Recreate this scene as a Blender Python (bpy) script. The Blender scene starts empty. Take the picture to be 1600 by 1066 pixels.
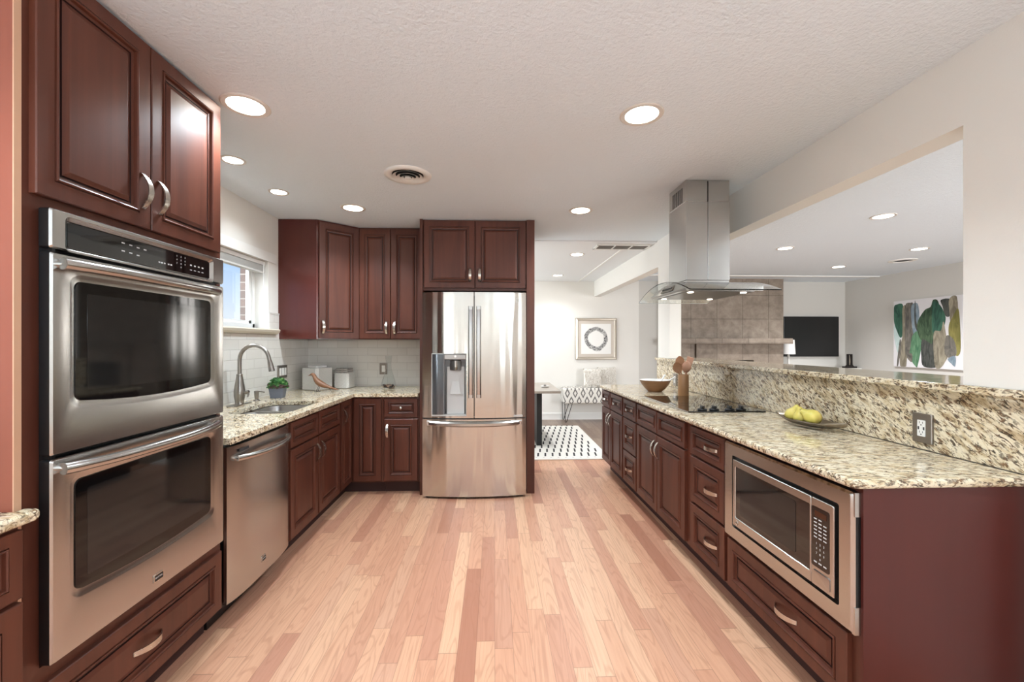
import bpy, bmesh, math, random
from mathutils import Vector, Matrix
random.seed(7)
S = bpy.context.scene
COL = S.collection
PI = math.pi
R = math.radians

# ------------------------------------------------------------------ camera, world, light, exposure
cam = bpy.data.cameras.new('camera'); co = bpy.data.objects.new('camera', cam); COL.objects.link(co)
cam.sensor_width = 36; cam.sensor_fit = 'HORIZONTAL'; cam.lens = 36 * 658 / 1600
cam.shift_y = 3 / 1600; cam.clip_start = 0.02
co.location = (0, 0, 1.37); co.rotation_euler = (PI / 2, 0, -math.atan(27 / 658))
S.camera = co
S.view_settings.view_transform = 'Standard'; S.view_settings.look = 'None'
S.view_settings.gamma = 1; S.view_settings.use_curve_mapping = False
S.view_settings.exposure = 0.88
S.cycles.use_denoising = True
S.cycles.max_bounces = 10; S.cycles.diffuse_bounces = 5; S.cycles.glossy_bounces = 5
S.cycles.transmission_bounces = 8; S.cycles.transparent_max_bounces = 12
S.cycles.sample_clamp_indirect = 6; S.cycles.caustics_reflective = False; S.cycles.caustics_refractive = False
LAMP = 8.5         # watts of one recessed can
DAY = 1.0           # daylight multiplier
DAYC = (.80, .92, 1.0)

w = bpy.data.worlds.new('sky'); S.world = w; w.use_nodes = True
nt = w.node_tree; nt.nodes.clear()
o_ = nt.nodes.new('ShaderNodeOutputWorld'); b_ = nt.nodes.new('ShaderNodeBackground')
tc = nt.nodes.new('ShaderNodeTexCoord'); sx = nt.nodes.new('ShaderNodeSeparateXYZ')
rp = nt.nodes.new('ShaderNodeValToRGB')
rp.color_ramp.elements[0].position = 0.0; rp.color_ramp.elements[0].color = (.90, .95, 1.0, 1)
rp.color_ramp.elements[1].position = 0.17; rp.color_ramp.elements[1].color = (.42, .64, .95, 1)
nt.links.new(tc.outputs['Generated'], sx.inputs[0]); nt.links.new(sx.outputs['Z'], rp.inputs[0])
nt.links.new(rp.outputs[0], b_.inputs[0]); b_.inputs[1].default_value = 0.66
nt.links.new(b_.outputs[0], o_.inputs[0])

def area(name, loc, rot, sx_, sy_, power, color=(1, 1, 1), shape='RECTANGLE'):
    l = bpy.data.lights.new(name, 'AREA'); l.energy = power; l.color = color
    l.shape = shape; l.size = sx_
    if shape == 'RECTANGLE': l.size_y = sy_
    ob = bpy.data.objects.new(name, l); COL.objects.link(ob); ob.location = loc; ob.rotation_euler = rot
    return ob
# daylight area lamps at or outside window openings; only the kitchen window is seen
SIDE = ((-2.70, -2.52), (-1.90, -1.72), (-1.10, -.92))       # unseen slit openings added behind the camera, shaped for fill light and fridge streaks
for a_, b_ in SIDE:
    area('added_side_daylight', (-1.99, (a_ + b_) / 2, 1.4), (R(134), 0, R(-90)), b_ - a_, 1.9, 19 * DAY, DAYC)
    area('added_side_daylight', (1.825, (a_ + b_) / 2, 1.75), (R(134), 0, R(90)), b_ - a_, 1.0, 25 * DAY, DAYC)
area('daylight_kitchen_window', (-2.75, 3.05, 2.75), (0, R(-38), 0), .8, 1.4, 55 * DAY, (.93, .97, 1))   # lamp added outside above the window, as sky light over the sink
area('daylight_dining_window', (-2.12, 6.0, 1.3), (R(90), 0, R(-90)), 2.2, 2.0, 46 * DAY, (.92, .97, 1))
area('daylight_living_window', (5.1, -0.62, 1.5), (R(90), 0, 0), 1.7, 1.6, 120 * DAY, (.94, .97, 1))

# ------------------------------------------------------------------ materials
def lin(c):
    return tuple(((x / 255) / 12.92 if x / 255 <= .04045 else ((x / 255 + .055) / 1.055) ** 2.4) for x in c) + (1,)
class NT:
    def __init__(s, name):
        s.m = bpy.data.materials.new(name); s.m.use_nodes = True; s.t = s.m.node_tree
        s.b = s.t.nodes['Principled BSDF']; s.out = s.t.nodes['Material Output']
    def n(s, typ, **kw):
        nd = s.t.nodes.new('ShaderNode' + typ)
        for k, v in kw.items(): setattr(nd, k, v)
        return nd
    def l(s, a, b): s.t.links.new(a, b)
    def val(s, sock, v):
        if hasattr(v, 'is_output'): s.l(v, sock)
        else: sock.default_value = v
    def math(s, op, a, b=0.0, c=None):
        nd = s.n('Math', operation=op); s.val(nd.inputs[0], a); s.val(nd.inputs[1], b)
        if c is not None: s.val(nd.inputs[2], c)
        return nd.outputs[0]
    def coord(s, scale=(1, 1, 1), rot=(0, 0, 0), loc=(0, 0, 0), rnd=False):
        tcn = s.n('TexCoord'); v = tcn.outputs['Object']
        if rnd:
            oi = s.n('ObjectInfo'); mu = s.n('VectorMath', operation='ADD')
            cx = s.n('CombineXYZ'); k = s.math('MULTIPLY', oi.outputs['Random'], 37.0)
            s.l(k, cx.inputs[0]); s.l(k, cx.inputs[1]); s.l(k, cx.inputs[2])
            s.l(v, mu.inputs[0]); s.l(cx.outputs[0], mu.inputs[1]); v = mu.outputs[0]
        mp = s.n('Mapping'); s.l(v, mp.inputs[0])
        mp.inputs['Scale'].default_value = scale; mp.inputs['Rotation'].default_value = rot; mp.inputs['Location'].default_value = loc
        return mp.outputs[0]
    def noise(s, v, scale, detail=4, rough=.5, dist=0):
        nd = s.n('TexNoise'); s.l(v, nd.inputs['Vector']); nd.inputs['Scale'].default_value = scale
        nd.inputs['Detail'].default_value = detail; nd.inputs['Roughness'].default_value = rough; nd.inputs['Distortion'].default_value = dist
        return nd.outputs[0]
    def ramp(s, f, stops):
        nd = s.n('ValToRGB'); s.l(f, nd.inputs[0]); cr = nd.color_ramp
        while len(cr.elements) < len(stops): cr.elements.new(.5)
        for e, (p, c) in zip(cr.elements, stops): e.position = p; e.color = c if len(c) == 4 else tuple(c) + (1,)
        return nd.outputs[0]
    def mix(s, f, a, b, blend='MIX'):
        nd = s.n('Mix', data_type='RGBA', blend_type=blend); s.val(nd.inputs[0], f); s.val(nd.inputs[6], a); s.val(nd.inputs[7], b)
        return nd.outputs[2]
    def bump(s, h, strength=.2, dist=.01):
        nd = s.n('Bump'); s.l(h, nd.inputs['Height']); nd.inputs['Strength'].default_value = strength; nd.inputs['Distance'].default_value = dist
        s.l(nd.outputs[0], s.b.inputs['Normal']); return nd
    def set(s, **kw):
        for k, v in kw.items(): s.val(s.b.inputs[k.replace('_', ' ')], v)
        return s.m
def plain(name, c, rough=.5, metal=0.0, **kw):
    t = NT(name); t.set(Base_Color=lin(c), Roughness=rough, Metallic=metal, **kw)
    return t.m
def wood(name, dark, light, rough=.42, scale=(14, 14, .8), coat=.10, spec=.40):
    t = NT(name); v = t.coord(scale, rnd=True)
    f = t.noise(v, 1.0, 5, .55, 1.0); v2 = t.coord((1.8, 1.8, .9), rnd=True); g = t.noise(v2, 2.2, 2, .5)
    c = t.mix(f, lin(dark), lin(light)); c2 = t.mix(t.math('MULTIPLY', g, .5), c, lin(tuple(x * .78 for x in dark)))
    t.set(Base_Color=c2, Roughness=rough, Coat_Weight=coat, Coat_Roughness=.3, Specular_IOR_Level=spec)
    return t.m
CHERRY = wood('cherry_wood', (58, 27, 20), (120, 66, 47))
TOEK = plain('toe_kick_wood', (58, 32, 28), .7)
GLAZE = wood('dark_glaze', (34, 13, 12), (48, 20, 17), rough=.4)
CHERRY_END = wood('cherry_end_panel', (80, 31, 26), (90, 38, 32), rough=.42, coat=.15)
EDGE = wood('maple_edge', (205, 160, 130), (222, 180, 150))
def granite(name, rot, stretch):
    t = NT(name)
    v0 = t.coord((1, 1, 1), rot); mp_ = t.n('Mapping'); t.l(v0, mp_.inputs[0]); mp_.inputs['Scale'].default_value = stretch; v = mp_.outputs[0]
    vo = t.coord((1, 1, 1))
    f0 = t.noise(v, 30, 5, .62, .8)
    base = t.ramp(f0, [(.28, lin((168, 142, 108))), (.42, lin((212, 194, 160))), (.55, lin((234, 223, 198))), (.75, lin((222, 207, 176)))])
    f1 = t.noise(v, 84, 5, .66, .9)
    fl = t.ramp(f1, [(.515, (0, 0, 0)), (.555, (1, 1, 1))])
    gate = t.ramp(t.noise(vo, 17, 3, .6, .6), [(.30, (.12, .12, .12)), (.5, (1, 1, 1))])
    fl2 = t.math('MULTIPLY', fl, gate)
    darkc = t.ramp(t.noise(vo, 70, 2), [(.40, lin((50, 38, 32))), (.62, lin((128, 96, 70)))])
    c = t.mix(t.math('MULTIPLY', fl2, .92), base, darkc)
    f3 = t.ramp(t.noise(v, 105, 3, .6), [(.58, (0, 0, 0)), (.63, (1, 1, 1))])
    c = t.mix(t.math('MULTIPLY', f3, .6), c, lin((74, 58, 46)))
    t.set(Base_Color=c, Roughness=.08, Specular_IOR_Level=.5)
    return t.m
GR_TOP = granite('granite_top', (0, 0, R(16)), (.34, 1, 1))
GR_LEFT = granite('granite_left', (0, 0, R(60)), (.5, 1, 1))
GR_SPLASH = granite('granite_splash', (R(-33), 0, 0), (1, .34, 1))
def brushed(name, c, rough, wave, wscale, aniso=.85):
    t = NT(name); tg = t.n('Tangent', direction_type='RADIAL', axis='Z')
    t.set(Base_Color=lin(c), Metallic=1.0, Roughness=rough, Anisotropic=aniso, Anisotropic_Rotation=.25); t.l(tg.outputs[0], t.b.inputs['Tangent'])
    t.bump(t.noise(t.coord(wscale), 1.0, 1, .4), 1.0, wave); return t.m
def steel(name, c=(188, 186, 183), rough=.24, scale=(2, 2, 260), wave=0.0, wscale=(9, 9, .9), aniso=0.0):
    t = NT(name); v = t.coord(scale); f = t.noise(v, 1.0, 3, .6)
    r = t.math('MULTIPLY_ADD', f, .10, rough - .05)
    t.set(Base_Color=lin(c), Metallic=1.0, Roughness=r)
    if wave:
        h = t.noise(t.coord(wscale), 1.0, 1, .4); t.bump(h, 1.0, wave)
    return t.m
STEEL = steel('brushed_steel')
STEEL_V = steel('brushed_steel_upright', (190, 188, 185), .24, (260, 260, 2))
STEEL_FR = brushed('fridge_steel', (200, 194, 186), .15, .008, (10, 1, .5))
NICKEL = steel('satin_nickel', (206, 200, 192), .26, (40, 40, 40))
FAUCET = steel('faucet_nickel', (158, 153, 147), .33, (40, 40, 40))
PLATE = plain('steel_plate', (150, 142, 134), .35, .9)
BLACK = plain('black_enamel', (14, 15, 17), .3)
BLACKG = plain('black_glass', (9, 9, 10), .05, 0, Coat_Weight=.5, Coat_Roughness=.02)
OVENG = plain('oven_glass', (12, 12, 13), .04, 0, Specular_IOR_Level=.5)
OVENI = plain('oven_glass_screen', (30, 30, 30), .06, 0, Specular_IOR_Level=.55)
GREY_D = plain('dark_grey_plastic', (62, 62, 64), .4)
GREY_L = plain('light_grey_plastic', (196, 196, 194), .4)
WHITE_P = plain('white_plastic', (238, 237, 233), .35)
MARK = plain('marking_white', (206, 208, 208), .5)
INK = plain('dark_ink', (60, 60, 62), .5)
def wall_mat(name, c, bscale=140, bs=.06, rough=.85):
    t = NT(name); t.set(Base_Color=lin(c), Roughness=rough, Specular_IOR_Level=.25)
    t.bump(t.noise(t.coord(), bscale, 3, .6), bs, .01); return t.m
WALL = wall_mat('wall_paint', (230, 227, 221))
TRIMW = plain('white_trim', (236, 235, 231), .4)
CEIL = wall_mat('ceiling_texture', (229, 237, 244), 60, .5)
CEIL_D = wall_mat('dining_ceiling_paint', (228, 229, 230), 95, .1)
WALL_LIV = wall_mat('living_wall_paint', (206, 203, 197))
def tile(name, u, v_):
    t = NT(name); tcn = t.n('TexCoord'); sp = t.n('SeparateXYZ'); t.l(tcn.outputs['Object'], sp.inputs[0])
    cx = t.n('CombineXYZ'); t.l(sp.outputs[u], cx.inputs[0]); t.l(sp.outputs[v_], cx.inputs[1])
    br = t.n('TexBrick'); t.l(cx.outputs[0], br.inputs['Vector']); br.offset = .5
    br.inputs['Scale'].default_value = 1; br.inputs['Brick Width'].default_value = .205; br.inputs['Row Height'].default_value = .0775
    br.inputs['Mortar Size'].default_value = .0022; br.inputs['Mortar Smooth'].default_value = .3
    br.inputs['Color1'].default_value = lin((229, 226, 220)); br.inputs['Color2'].default_value = lin((222, 219, 212)); br.inputs['Mortar'].default_value = lin((206, 202, 195))
    inv = t.math('SUBTRACT', 1.0, br.outputs['Fac'])
    wob = t.noise(t.coord(), 9, 2); hh = t.math('MULTIPLY_ADD', wob, .25, inv)
    t.set(Base_Color=br.outputs['Color'], Roughness=.1); t.bump(hh, .5, .004); return t.m
TILE_L = tile('subway_tile_side', 1, 2); TILE_B = tile('subway_tile_back', 0, 2)
def floor_mat(name, pal, width=.083, grain=(160, 108, 82), rough=.34, length=1.05):
    t = NT(name); tcn = t.n('TexCoord'); sp = t.n('SeparateXYZ'); t.l(tcn.outputs['Object'], sp.inputs[0])
    x = t.math('DIVIDE', sp.outputs[0], width); row = t.math('FLOOR', x); fx = t.math('FRACT', x)
    wn = t.n('TexWhiteNoise', noise_dimensions='1D'); t.l(row, wn.inputs['W'])
    wn2 = t.n('TexWhiteNoise', noise_dimensions='1D'); t.l(t.math('ADD', row, 71.3), wn2.inputs['W'])
    ln = t.math('MULTIPLY_ADD', wn2.outputs[0], .6, length - .3)
    yy = t.math('ADD', t.math('DIVIDE', sp.outputs[1], ln), t.math('MULTIPLY', wn.outputs[0], 13.0))
    idx = t.math('FLOOR', yy); fy = t.math('FRACT', yy)
    cv = t.n('CombineXYZ'); t.l(row, cv.inputs[0]); t.l(idx, cv.inputs[1])
    pr = t.n('TexWhiteNoise', noise_dimensions='2D'); t.l(cv.outputs[0], pr.inputs['Vector'])
    col = t.ramp(pr.outputs[0], pal)
    off = t.n('VectorMath', operation='SCALE'); t.l(pr.outputs[1], off.inputs[0]); off.inputs['Scale'].default_value = 40
    ad = t.n('VectorMath', operation='ADD'); t.l(tcn.outputs['Object'], ad.inputs[0]); t.l(off.outputs[0], ad.inputs[1])
    mp = t.n('Mapping'); t.l(ad.outputs[0], mp.inputs[0]); mp.inputs['Scale'].default_value = (75, 3.2, 1)
    g1 = t.noise(mp.outputs[0], 1.0, 5, .6, .6)
    mp2 = t.n('Mapping'); t.l(ad.outputs[0], mp2.inputs[0]); mp2.inputs['Scale'].default_value = (9, 1.1, 1)
    nz = t.noise(mp2.outputs[0], 1.0, 2, .5, .4)
    rings = t.math('SINE', t.math('MULTIPLY', nz, 85.0))
    rr_ = t.ramp(rings, [(.45, (0, 0, 0)), (1.0, (1, 1, 1))])
    gf = t.ramp(g1, [(.42, (0, 0, 0)), (.72, (1, 1, 1))])
    c = t.mix(t.math('MULTIPLY', gf, .26), col, lin(grain))
    c = t.mix(t.math('MULTIPLY', rr_, .28), c, lin(grain))
    e1 = t.math('LESS_THAN', t.math('ABSOLUTE', t.math('SUBTRACT', fx, .5)), .488)
    e2 = t.math('LESS_THAN', t.math('ABSOLUTE', t.math('SUBTRACT', fy, .5)), .4985)
    ed = t.math('MULTIPLY', e1, e2)
    c = t.mix(t.math('MULTIPLY', t.math('SUBTRACT', 1.0, ed), .45), c, lin((96, 62, 46)))
    t.set(Base_Color=c, Roughness=t.math('MULTIPLY_ADD', g1, .12, rough - .06), Specular_IOR_Level=.38)
    return t.m
OAK = floor_mat('oak_floor', [(0, lin((170, 116, 93))), (.15, lin((190, 138, 114))), (.40, lin((207, 156, 127))), (.70, lin((214, 166, 135))), (.88, lin((222, 178, 146))), (1, lin((194, 144, 120)))])
OAK_D = floor_mat('oak_floor_brown', [(0, lin((128, 108, 96))), (.5, lin((142, 122, 108))), (1, lin((154, 134, 118)))], grain=(100, 80, 68))
def glass(name, c=(1, 1, 1), rough=0, ior=1.45):
    t = NT(name); t.set(Base_Color=c + (1,), Roughness=rough, Transmission_Weight=1.0, IOR=ior); return t.m
def thin_glass(name, tint, blend):
    t = NT(name); tr = t.n('BsdfTransparent'); tr.inputs[0].default_value = tint; gl = t.n('BsdfGlossy'); gl.inputs['Roughness'].default_value = .02
    lw = t.n('LayerWeight'); lw.inputs[0].default_value = blend; mx = t.n('MixShader')
    t.l(lw.outputs['Fresnel'], mx.inputs[0]); t.l(tr.outputs[0], mx.inputs[1]); t.l(gl.outputs[0], mx.inputs[2]); t.l(mx.outputs[0], t.out.inputs[0]); return t.m
GLASS = thin_glass('clear_glass', (.93, .95, .95, 1), .12)
HOODG = glass('hood_glass', (.93, .96, .95))
def pane_mat():
    t = NT('window_pane'); tr = t.n('BsdfTransparent'); gl = t.n('BsdfGlossy'); gl.inputs['Roughness'].default_value = .02
    mx = t.n('MixShader'); mx.inputs[0].default_value = .08
    t.l(tr.outputs[0], mx.inputs[1]); t.l(gl.outputs[0], mx.inputs[2]); t.l(mx.outputs[0], t.out.inputs[0])
    return t.m
PANE = pane_mat()
def emit(name, c, s):
    t = NT(name); t.set(Base_Color=lin(c), Emission_Color=lin(c), Emission_Strength=s); return t.m
LENS = emit('lamp_lens', (255, 246, 232), 9.0)
LENS_S = emit('hood_lamp_lens', (255, 244, 228), 2.2)

# ------------------------------------------------------------------ mesh builder
class MB:
    def __init__(s): s.v = []; s.f = []; s.m = []
    def add(s, vs, fs, mat=0):
        o = len(s.v); s.v += [tuple(p) for p in vs]; s.f += [tuple(i + o for i in f) for f in fs]; s.m += [mat] * len(fs); return s
    def box(s, x0, x1, y0, y1, z0, z1, mat=0):
        vs = [(x0, y0, z0), (x1, y0, z0), (x1, y1, z0), (x0, y1, z0), (x0, y0, z1), (x1, y0, z1), (x1, y1, z1), (x0, y1, z1)]
        return s.add(vs, [(0, 3, 2, 1), (4, 5, 6, 7), (0, 1, 5, 4), (1, 2, 6, 5), (2, 3, 7, 6), (3, 0, 4, 7)], mat)
    def prism(s, poly, z0, z1, mat=0):
        n = len(poly); vs = [(x, y, z0) for x, y in poly] + [(x, y, z1) for x, y in poly]
        return s.add(vs, [tuple(range(n - 1, -1, -1)), tuple(range(n, 2 * n))] + [(i, (i + 1) % n, n + (i + 1) % n, n + i) for i in range(n)], mat)
    def loops(s, ls, mats=0, cap0=False, cap1=True):
        n = len(ls[0]); vs = [p for l in ls for p in l]; o = len(s.v); s.v += [tuple(p) for p in vs]
        for k in range(len(ls) - 1):
            mt = mats if isinstance(mats, int) else mats[k]
            for i in range(n):
                j = (i + 1) % n
                s.f.append((o + k * n + i, o + k * n + j, o + (k + 1) * n + j, o + (k + 1) * n + i)); s.m.append(mt)
        if cap0: s.f.append(tuple(o + i for i in range(n - 1, -1, -1))); s.m.append(mats if isinstance(mats, int) else mats[0])
        if cap1:
            q = o + (len(ls) - 1) * n; s.f.append(tuple(q + i for i in range(n))); s.m.append(mats if isinstance(mats, int) else mats[-1])
        return s
    def lathe(s, prof, c=(0, 0, 0), seg=24, mat=0, sx=1, sy=1, cap0=True, cap1=True):
        ls = [[(c[0] + r * sx * math.cos(2 * PI * i / seg), c[1] + r * sy * math.sin(2 * PI * i / seg), c[2] + z) for i in range(seg)] for r, z in prof]
        return s.loops(ls, mat, cap0, cap1)
    def tube(s, pts, rad, seg=10, mat=0, flat=1.0):
        pts = [Vector(p) for p in pts]; n = len(pts); ls = []; up = Vector((0, 0, 1))
        d0 = (pts[1] - pts[0]).normalized()
        if abs(d0.z) > .95: up = Vector((1, 0, 0))
        u = d0.cross(up).normalized()
        for i, p in enumerate(pts):
            d = (pts[min(i + 1, n - 1)] - pts[max(i - 1, 0)]).normalized()
            u = (u - d * u.dot(d)).normalized(); v = d.cross(u)
            r = rad[i] if isinstance(rad, (list, tuple)) else rad
            ls.append([p + u * r * math.cos(2 * PI * k / seg) + v * r * flat * math.sin(2 * PI * k / seg) for k in range(seg)])
        return s.loops(ls, mat, True, True)
    def cells(s, xs, ys, inside, z0, z1, mat=0):
        # slab made of included grid cells with clean outer walls
        idx = {}
        def vid(i, j, k):
            if (i, j, k) not in idx: idx[(i, j, k)] = len(s.v); s.v.append((xs[i], ys[j], (z0, z1)[k]))
            return idx[(i, j, k)]
        inn = lambda i, j: 0 <= i < len(xs) - 1 and 0 <= j < len(ys) - 1 and inside(i, j)
        def face(*f): s.f.append(f); s.m.append(mat)
        for i in range(len(xs) - 1):
            for j in range(len(ys) - 1):
                if not inn(i, j): continue
                face(vid(i, j, 1), vid(i + 1, j, 1), vid(i + 1, j + 1, 1), vid(i, j + 1, 1))
                face(vid(i, j, 0), vid(i, j + 1, 0), vid(i + 1, j + 1, 0), vid(i + 1, j, 0))
                if not inn(i - 1, j): face(vid(i, j, 0), vid(i, j, 1), vid(i, j + 1, 1), vid(i, j + 1, 0))
                if not inn(i + 1, j): face(vid(i + 1, j, 0), vid(i + 1, j + 1, 0), vid(i + 1, j + 1, 1), vid(i + 1, j, 1))
                if not inn(i, j - 1): face(vid(i, j, 0), vid(i + 1, j, 0), vid(i + 1, j, 1), vid(i, j, 1))
                if not inn(i, j + 1): face(vid(i, j + 1, 0), vid(i, j + 1, 1), vid(i + 1, j + 1, 1), vid(i + 1, j + 1, 0))
        return s
    def build(s, name, mats, parent=None, loc=(0, 0, 0), rot=(0, 0, 0), bevel=0, seg=2, smooth=False, subsurf=0, weld=False, recalc=True, angle=35):
        me = bpy.data.meshes.new(name); me.from_pydata(s.v, [], s.f)
        if not isinstance(mats, (list, tuple)): mats = [mats]
        for m in mats: me.materials.append(m)
        for p, mi in zip(me.polygons, s.m): p.material_index = mi
        if weld or recalc:
            bm = bmesh.new(); bm.from_mesh(me)
            if weld: bmesh.ops.remove_doubles(bm, verts=bm.verts, dist=1e-5)
            if recalc: bmesh.ops.recalc_face_normals(bm, faces=bm.faces)
            bm.to_mesh(me); bm.free()
        if smooth: me.shade_smooth()
        o = bpy.data.objects.new(name, me); COL.objects.link(o); o.location = loc; o.rotation_euler = rot
        if parent: o.parent = parent
        if bevel:
            b = o.modifiers.new('bevel', 'BEVEL'); b.width = bevel; b.segments = seg; b.limit_method = 'ANGLE'; b.angle_limit = R(40)
        if subsurf:
            b = o.modifiers.new('sub', 'SUBSURF'); b.levels = subsurf; b.render_levels = subsurf
        if smooth and not subsurf:
            me.set_sharp_from_angle(angle=R(angle))
        return o
def rr(x0, x1, z0, z1, r, y, q=5, k=6, bulge=0.0, axis='xz'):
    """rounded rectangle loop, constant point count for one (q,k); bulge bows the low edge outward"""
    P = []
    def arc(cx, cz, a0):
        for i in range(q + 1):
            a = a0 + (PI / 2) * i / q; P.append((cx + r * math.cos(a), cz + r * math.sin(a)))
    def edge(p, qv):
        for i in range(1, k): P.append((p[0] + (qv[0] - p[0]) * i / k, p[1] + (qv[1] - p[1]) * i / k))
    arc(x1 - r, z1 - r, 0); edge((x1 - r, z1), (x0 + r, z1)); arc(x0 + r, z1 - r, PI / 2); edge((x0, z1 - r), (x0, z0 + r))
    arc(x0 + r, z0 + r, PI); edge((x0 + r, z0), (x1 - r, z0)); arc(x1 - r, z0 + r, 3 * PI / 2); edge((x1, z0 + r), (x1, z1 - r))
    if bulge:
        zm = (z0 + z1) / 2; xm = (x0 + x1) / 2; hw = (x1 - x0) / 2
        P = [(x, z - (bulge * (1 - ((x - xm) / hw) ** 2) * min(1, max(0, (zm - z) / (zm - z0))))) for x, z in P]
    return [((x, y, z) if axis == 'xz' else (x, z, y)) for x, z in P]
def tag(o, label, cat, group=None):
    o['label'] = label; o['category'] = cat
    if group: o['group'] = group
    return o
def thing(name, label, cat, loc=(0, 0, 0), rz=0, group=None):
    o = bpy.data.objects.new(name, None); COL.objects.link(o); o.location = loc; o.rotation_euler = (0, 0, rz)
    o.empty_display_size = .05
    return tag(o, label, cat, group)
def struct(o): o['kind'] = 'structure'; return o
def text_mesh(name, rows, mat, parent, size, xz_fn, thick=.0004):
    """rows: list of (text, x, y, z); lettering faces -y, one mesh"""
    mb = MB()
    for s_, x, y, z, sz in rows:
        cu = bpy.data.curves.new('t', 'FONT'); cu.body = s_; cu.size = sz; cu.align_x = 'CENTER'; cu.align_y = 'CENTER'; cu.resolution_u = 2; cu.extrude = thick
        ob = bpy.data.objects.new('t', cu); COL.objects.link(ob)
        dg = bpy.context.evaluated_depsgraph_get(); me = bpy.data.meshes.new_from_object(ob.evaluated_get(dg))
        mb.add([(x + v.co.x, y - v.co.z, z + v.co.y) for v in me.vertices], [tuple(p.vertices) for p in me.polygons])
        bpy.data.objects.remove(ob); bpy.data.curves.remove(cu); bpy.data.meshes.remove(me)
    return mb.build(name, mat, parent, recalc=False)

# ------------------------------------------------------------------ room shell
C = 2.49; XL = -1.95; YB = 4.48; XR = 1.785; YF = 7.5; XV = 6.45
def slab(name, x0, x1, y0, y1, z0, z1, mat): return struct(MB().box(x0, x1, y0, y1, z0, z1).build(name, mat))
slab('floor', XL - .3, 1.9, -3.8, 4.93, -.1, 0, OAK)
slab('floor_dining', XL - .3, 1.9, 4.93, YF + .15, -.1, 0, OAK_D)
slab('floor_living', 1.9, XV + .15, -.6, YF + .15, -.1, 0, OAK_D)
slab('ceiling', XL - .3, 1.9, -3.8, 4.565, C, C + .1, CEIL)
slab('ceiling_dining', XL - .3, 1.9, 4.565, YF + .15, C - .013, C + .1, CEIL_D)
slab('ceiling_living', 1.9, XV + .15, -.6, YF + .15, C, C + .1, CEIL)
slab('trim_1', 1.905, XV, 6.80, 6.86, C - .014, C, TRIMW)                    # seam strip across the living room ceiling
slab('trim_2', 1.488, 1.512, 4.93, YF, C - .021, C - .013, TRIMW)            # seam bead along the dining ceiling
# left wall with the kitchen window opening
mb = MB()
WY0, WY1, WZ0, WZ1 = 2.34, 3.715, 1.49, 2.07
mb.box(XL - .16, XL, -3.8, SIDE[0][0], 0, C); mb.box(XL - .16, XL, SIDE[2][1], WY0, 0, C)
for k in (0, 1): mb.box(XL - .16, XL, SIDE[k][1], SIDE[k + 1][0], 0, C)
for a, b in SIDE: mb.box(XL - .16, XL, a, b, 0, .4); mb.box(XL - .16, XL, a, b, 2.4, C)
mb.box(XL - .16, XL, WY1, YB + .1, 0, C); mb.box(XL - .16, XL, WY0, WY1, 0, WZ0); mb.box(XL - .16, XL, WY0, WY1, WZ1, C)
struct(mb.build('wall_left', WALL))
slab('wall_back', XL, .365, YB, YB + .1, 0, C, WALL)
# dining left wall with a wide window opening out of sight
mb = MB(); x0, x1 = XL - .16, XL
mb.box(x0, x1, YB + .1, 4.9, 0, C); mb.box(x0, x1, 7.1, YF, 0, C); mb.box(x0, x1, 4.9, 7.1, 0, .3); mb.box(x0, x1, 4.9, 7.1, 2.3, C)
struct(mb.build('wall_dining', WALL))
slab('wall_far', XL - .16, 2.6, YF, YF + .15, 0, C, WALL)
slab('wall_far_living', 2.6, XV + .15, YF, YF + .15, 0, C, WALL_LIV)
slab('wall_living_right', XV, XV + .15, -.6, YF, 0, C, WALL_LIV)
slab('wall_rear', XL, XR, -3.7, -3.55, 0, C, WALL)
mb = MB(); y0, y1 = -.6, -.45
mb.box(1.9, 4.2, y0, y1, 0, C); mb.box(6.0, XV, y0, y1, 0, C); mb.box(4.2, 6.0, y0, y1, 0, .6); mb.box(4.2, 6.0, y0, y1, 2.35, C)
struct(mb.build('wall_living_front', WALL_LIV))
# right wall: full height near the camera, bar wall, header beam, far post
XB = 1.905
mb = MB(); mb.box(XR, XB, -3.7, SIDE[0][0], 1.21, C); mb.box(XR, XB, SIDE[2][1], 1.534, 1.21, C)
for k in (0, 1): mb.box(XR, XB, SIDE[k][1], SIDE[k + 1][0], 1.21, C)
for a, b in SIDE: mb.box(XR, XB, a, b, 2.3, C)
mb.box(XR, XB, -3.7, 1.28, 0, 1.21); mb.box(1.845, XB, 1.28, 1.534, 0, 1.21)
struct(mb.build('wall_right', WALL))
slab('wall_bar', 1.845, 1.97, 1.534, 4.66, 0, 1.178, WALL)
slab('trim_3', XR, XB, 1.534, YF, 2.2, C, WALL)                              # header beam over the bar and into the dining room
slab('wall_right_post', XR, XB, 4.233, 4.534, 1.211, 2.2, WALL)
slab('baseboard_far', XL, 2.9, YF - .016, YF, 0, .125, TRIMW)
MB().box(XL, 2.9, YF - .022, YF, .095, .108).build('trim_4', TRIMW)['kind'] = 'structure'
# outdoors
slab('ground_lawn', -30, XL - .4, -12, 24, -.4, -.3, plain('lawn', (110, 112, 70), .9))

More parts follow.
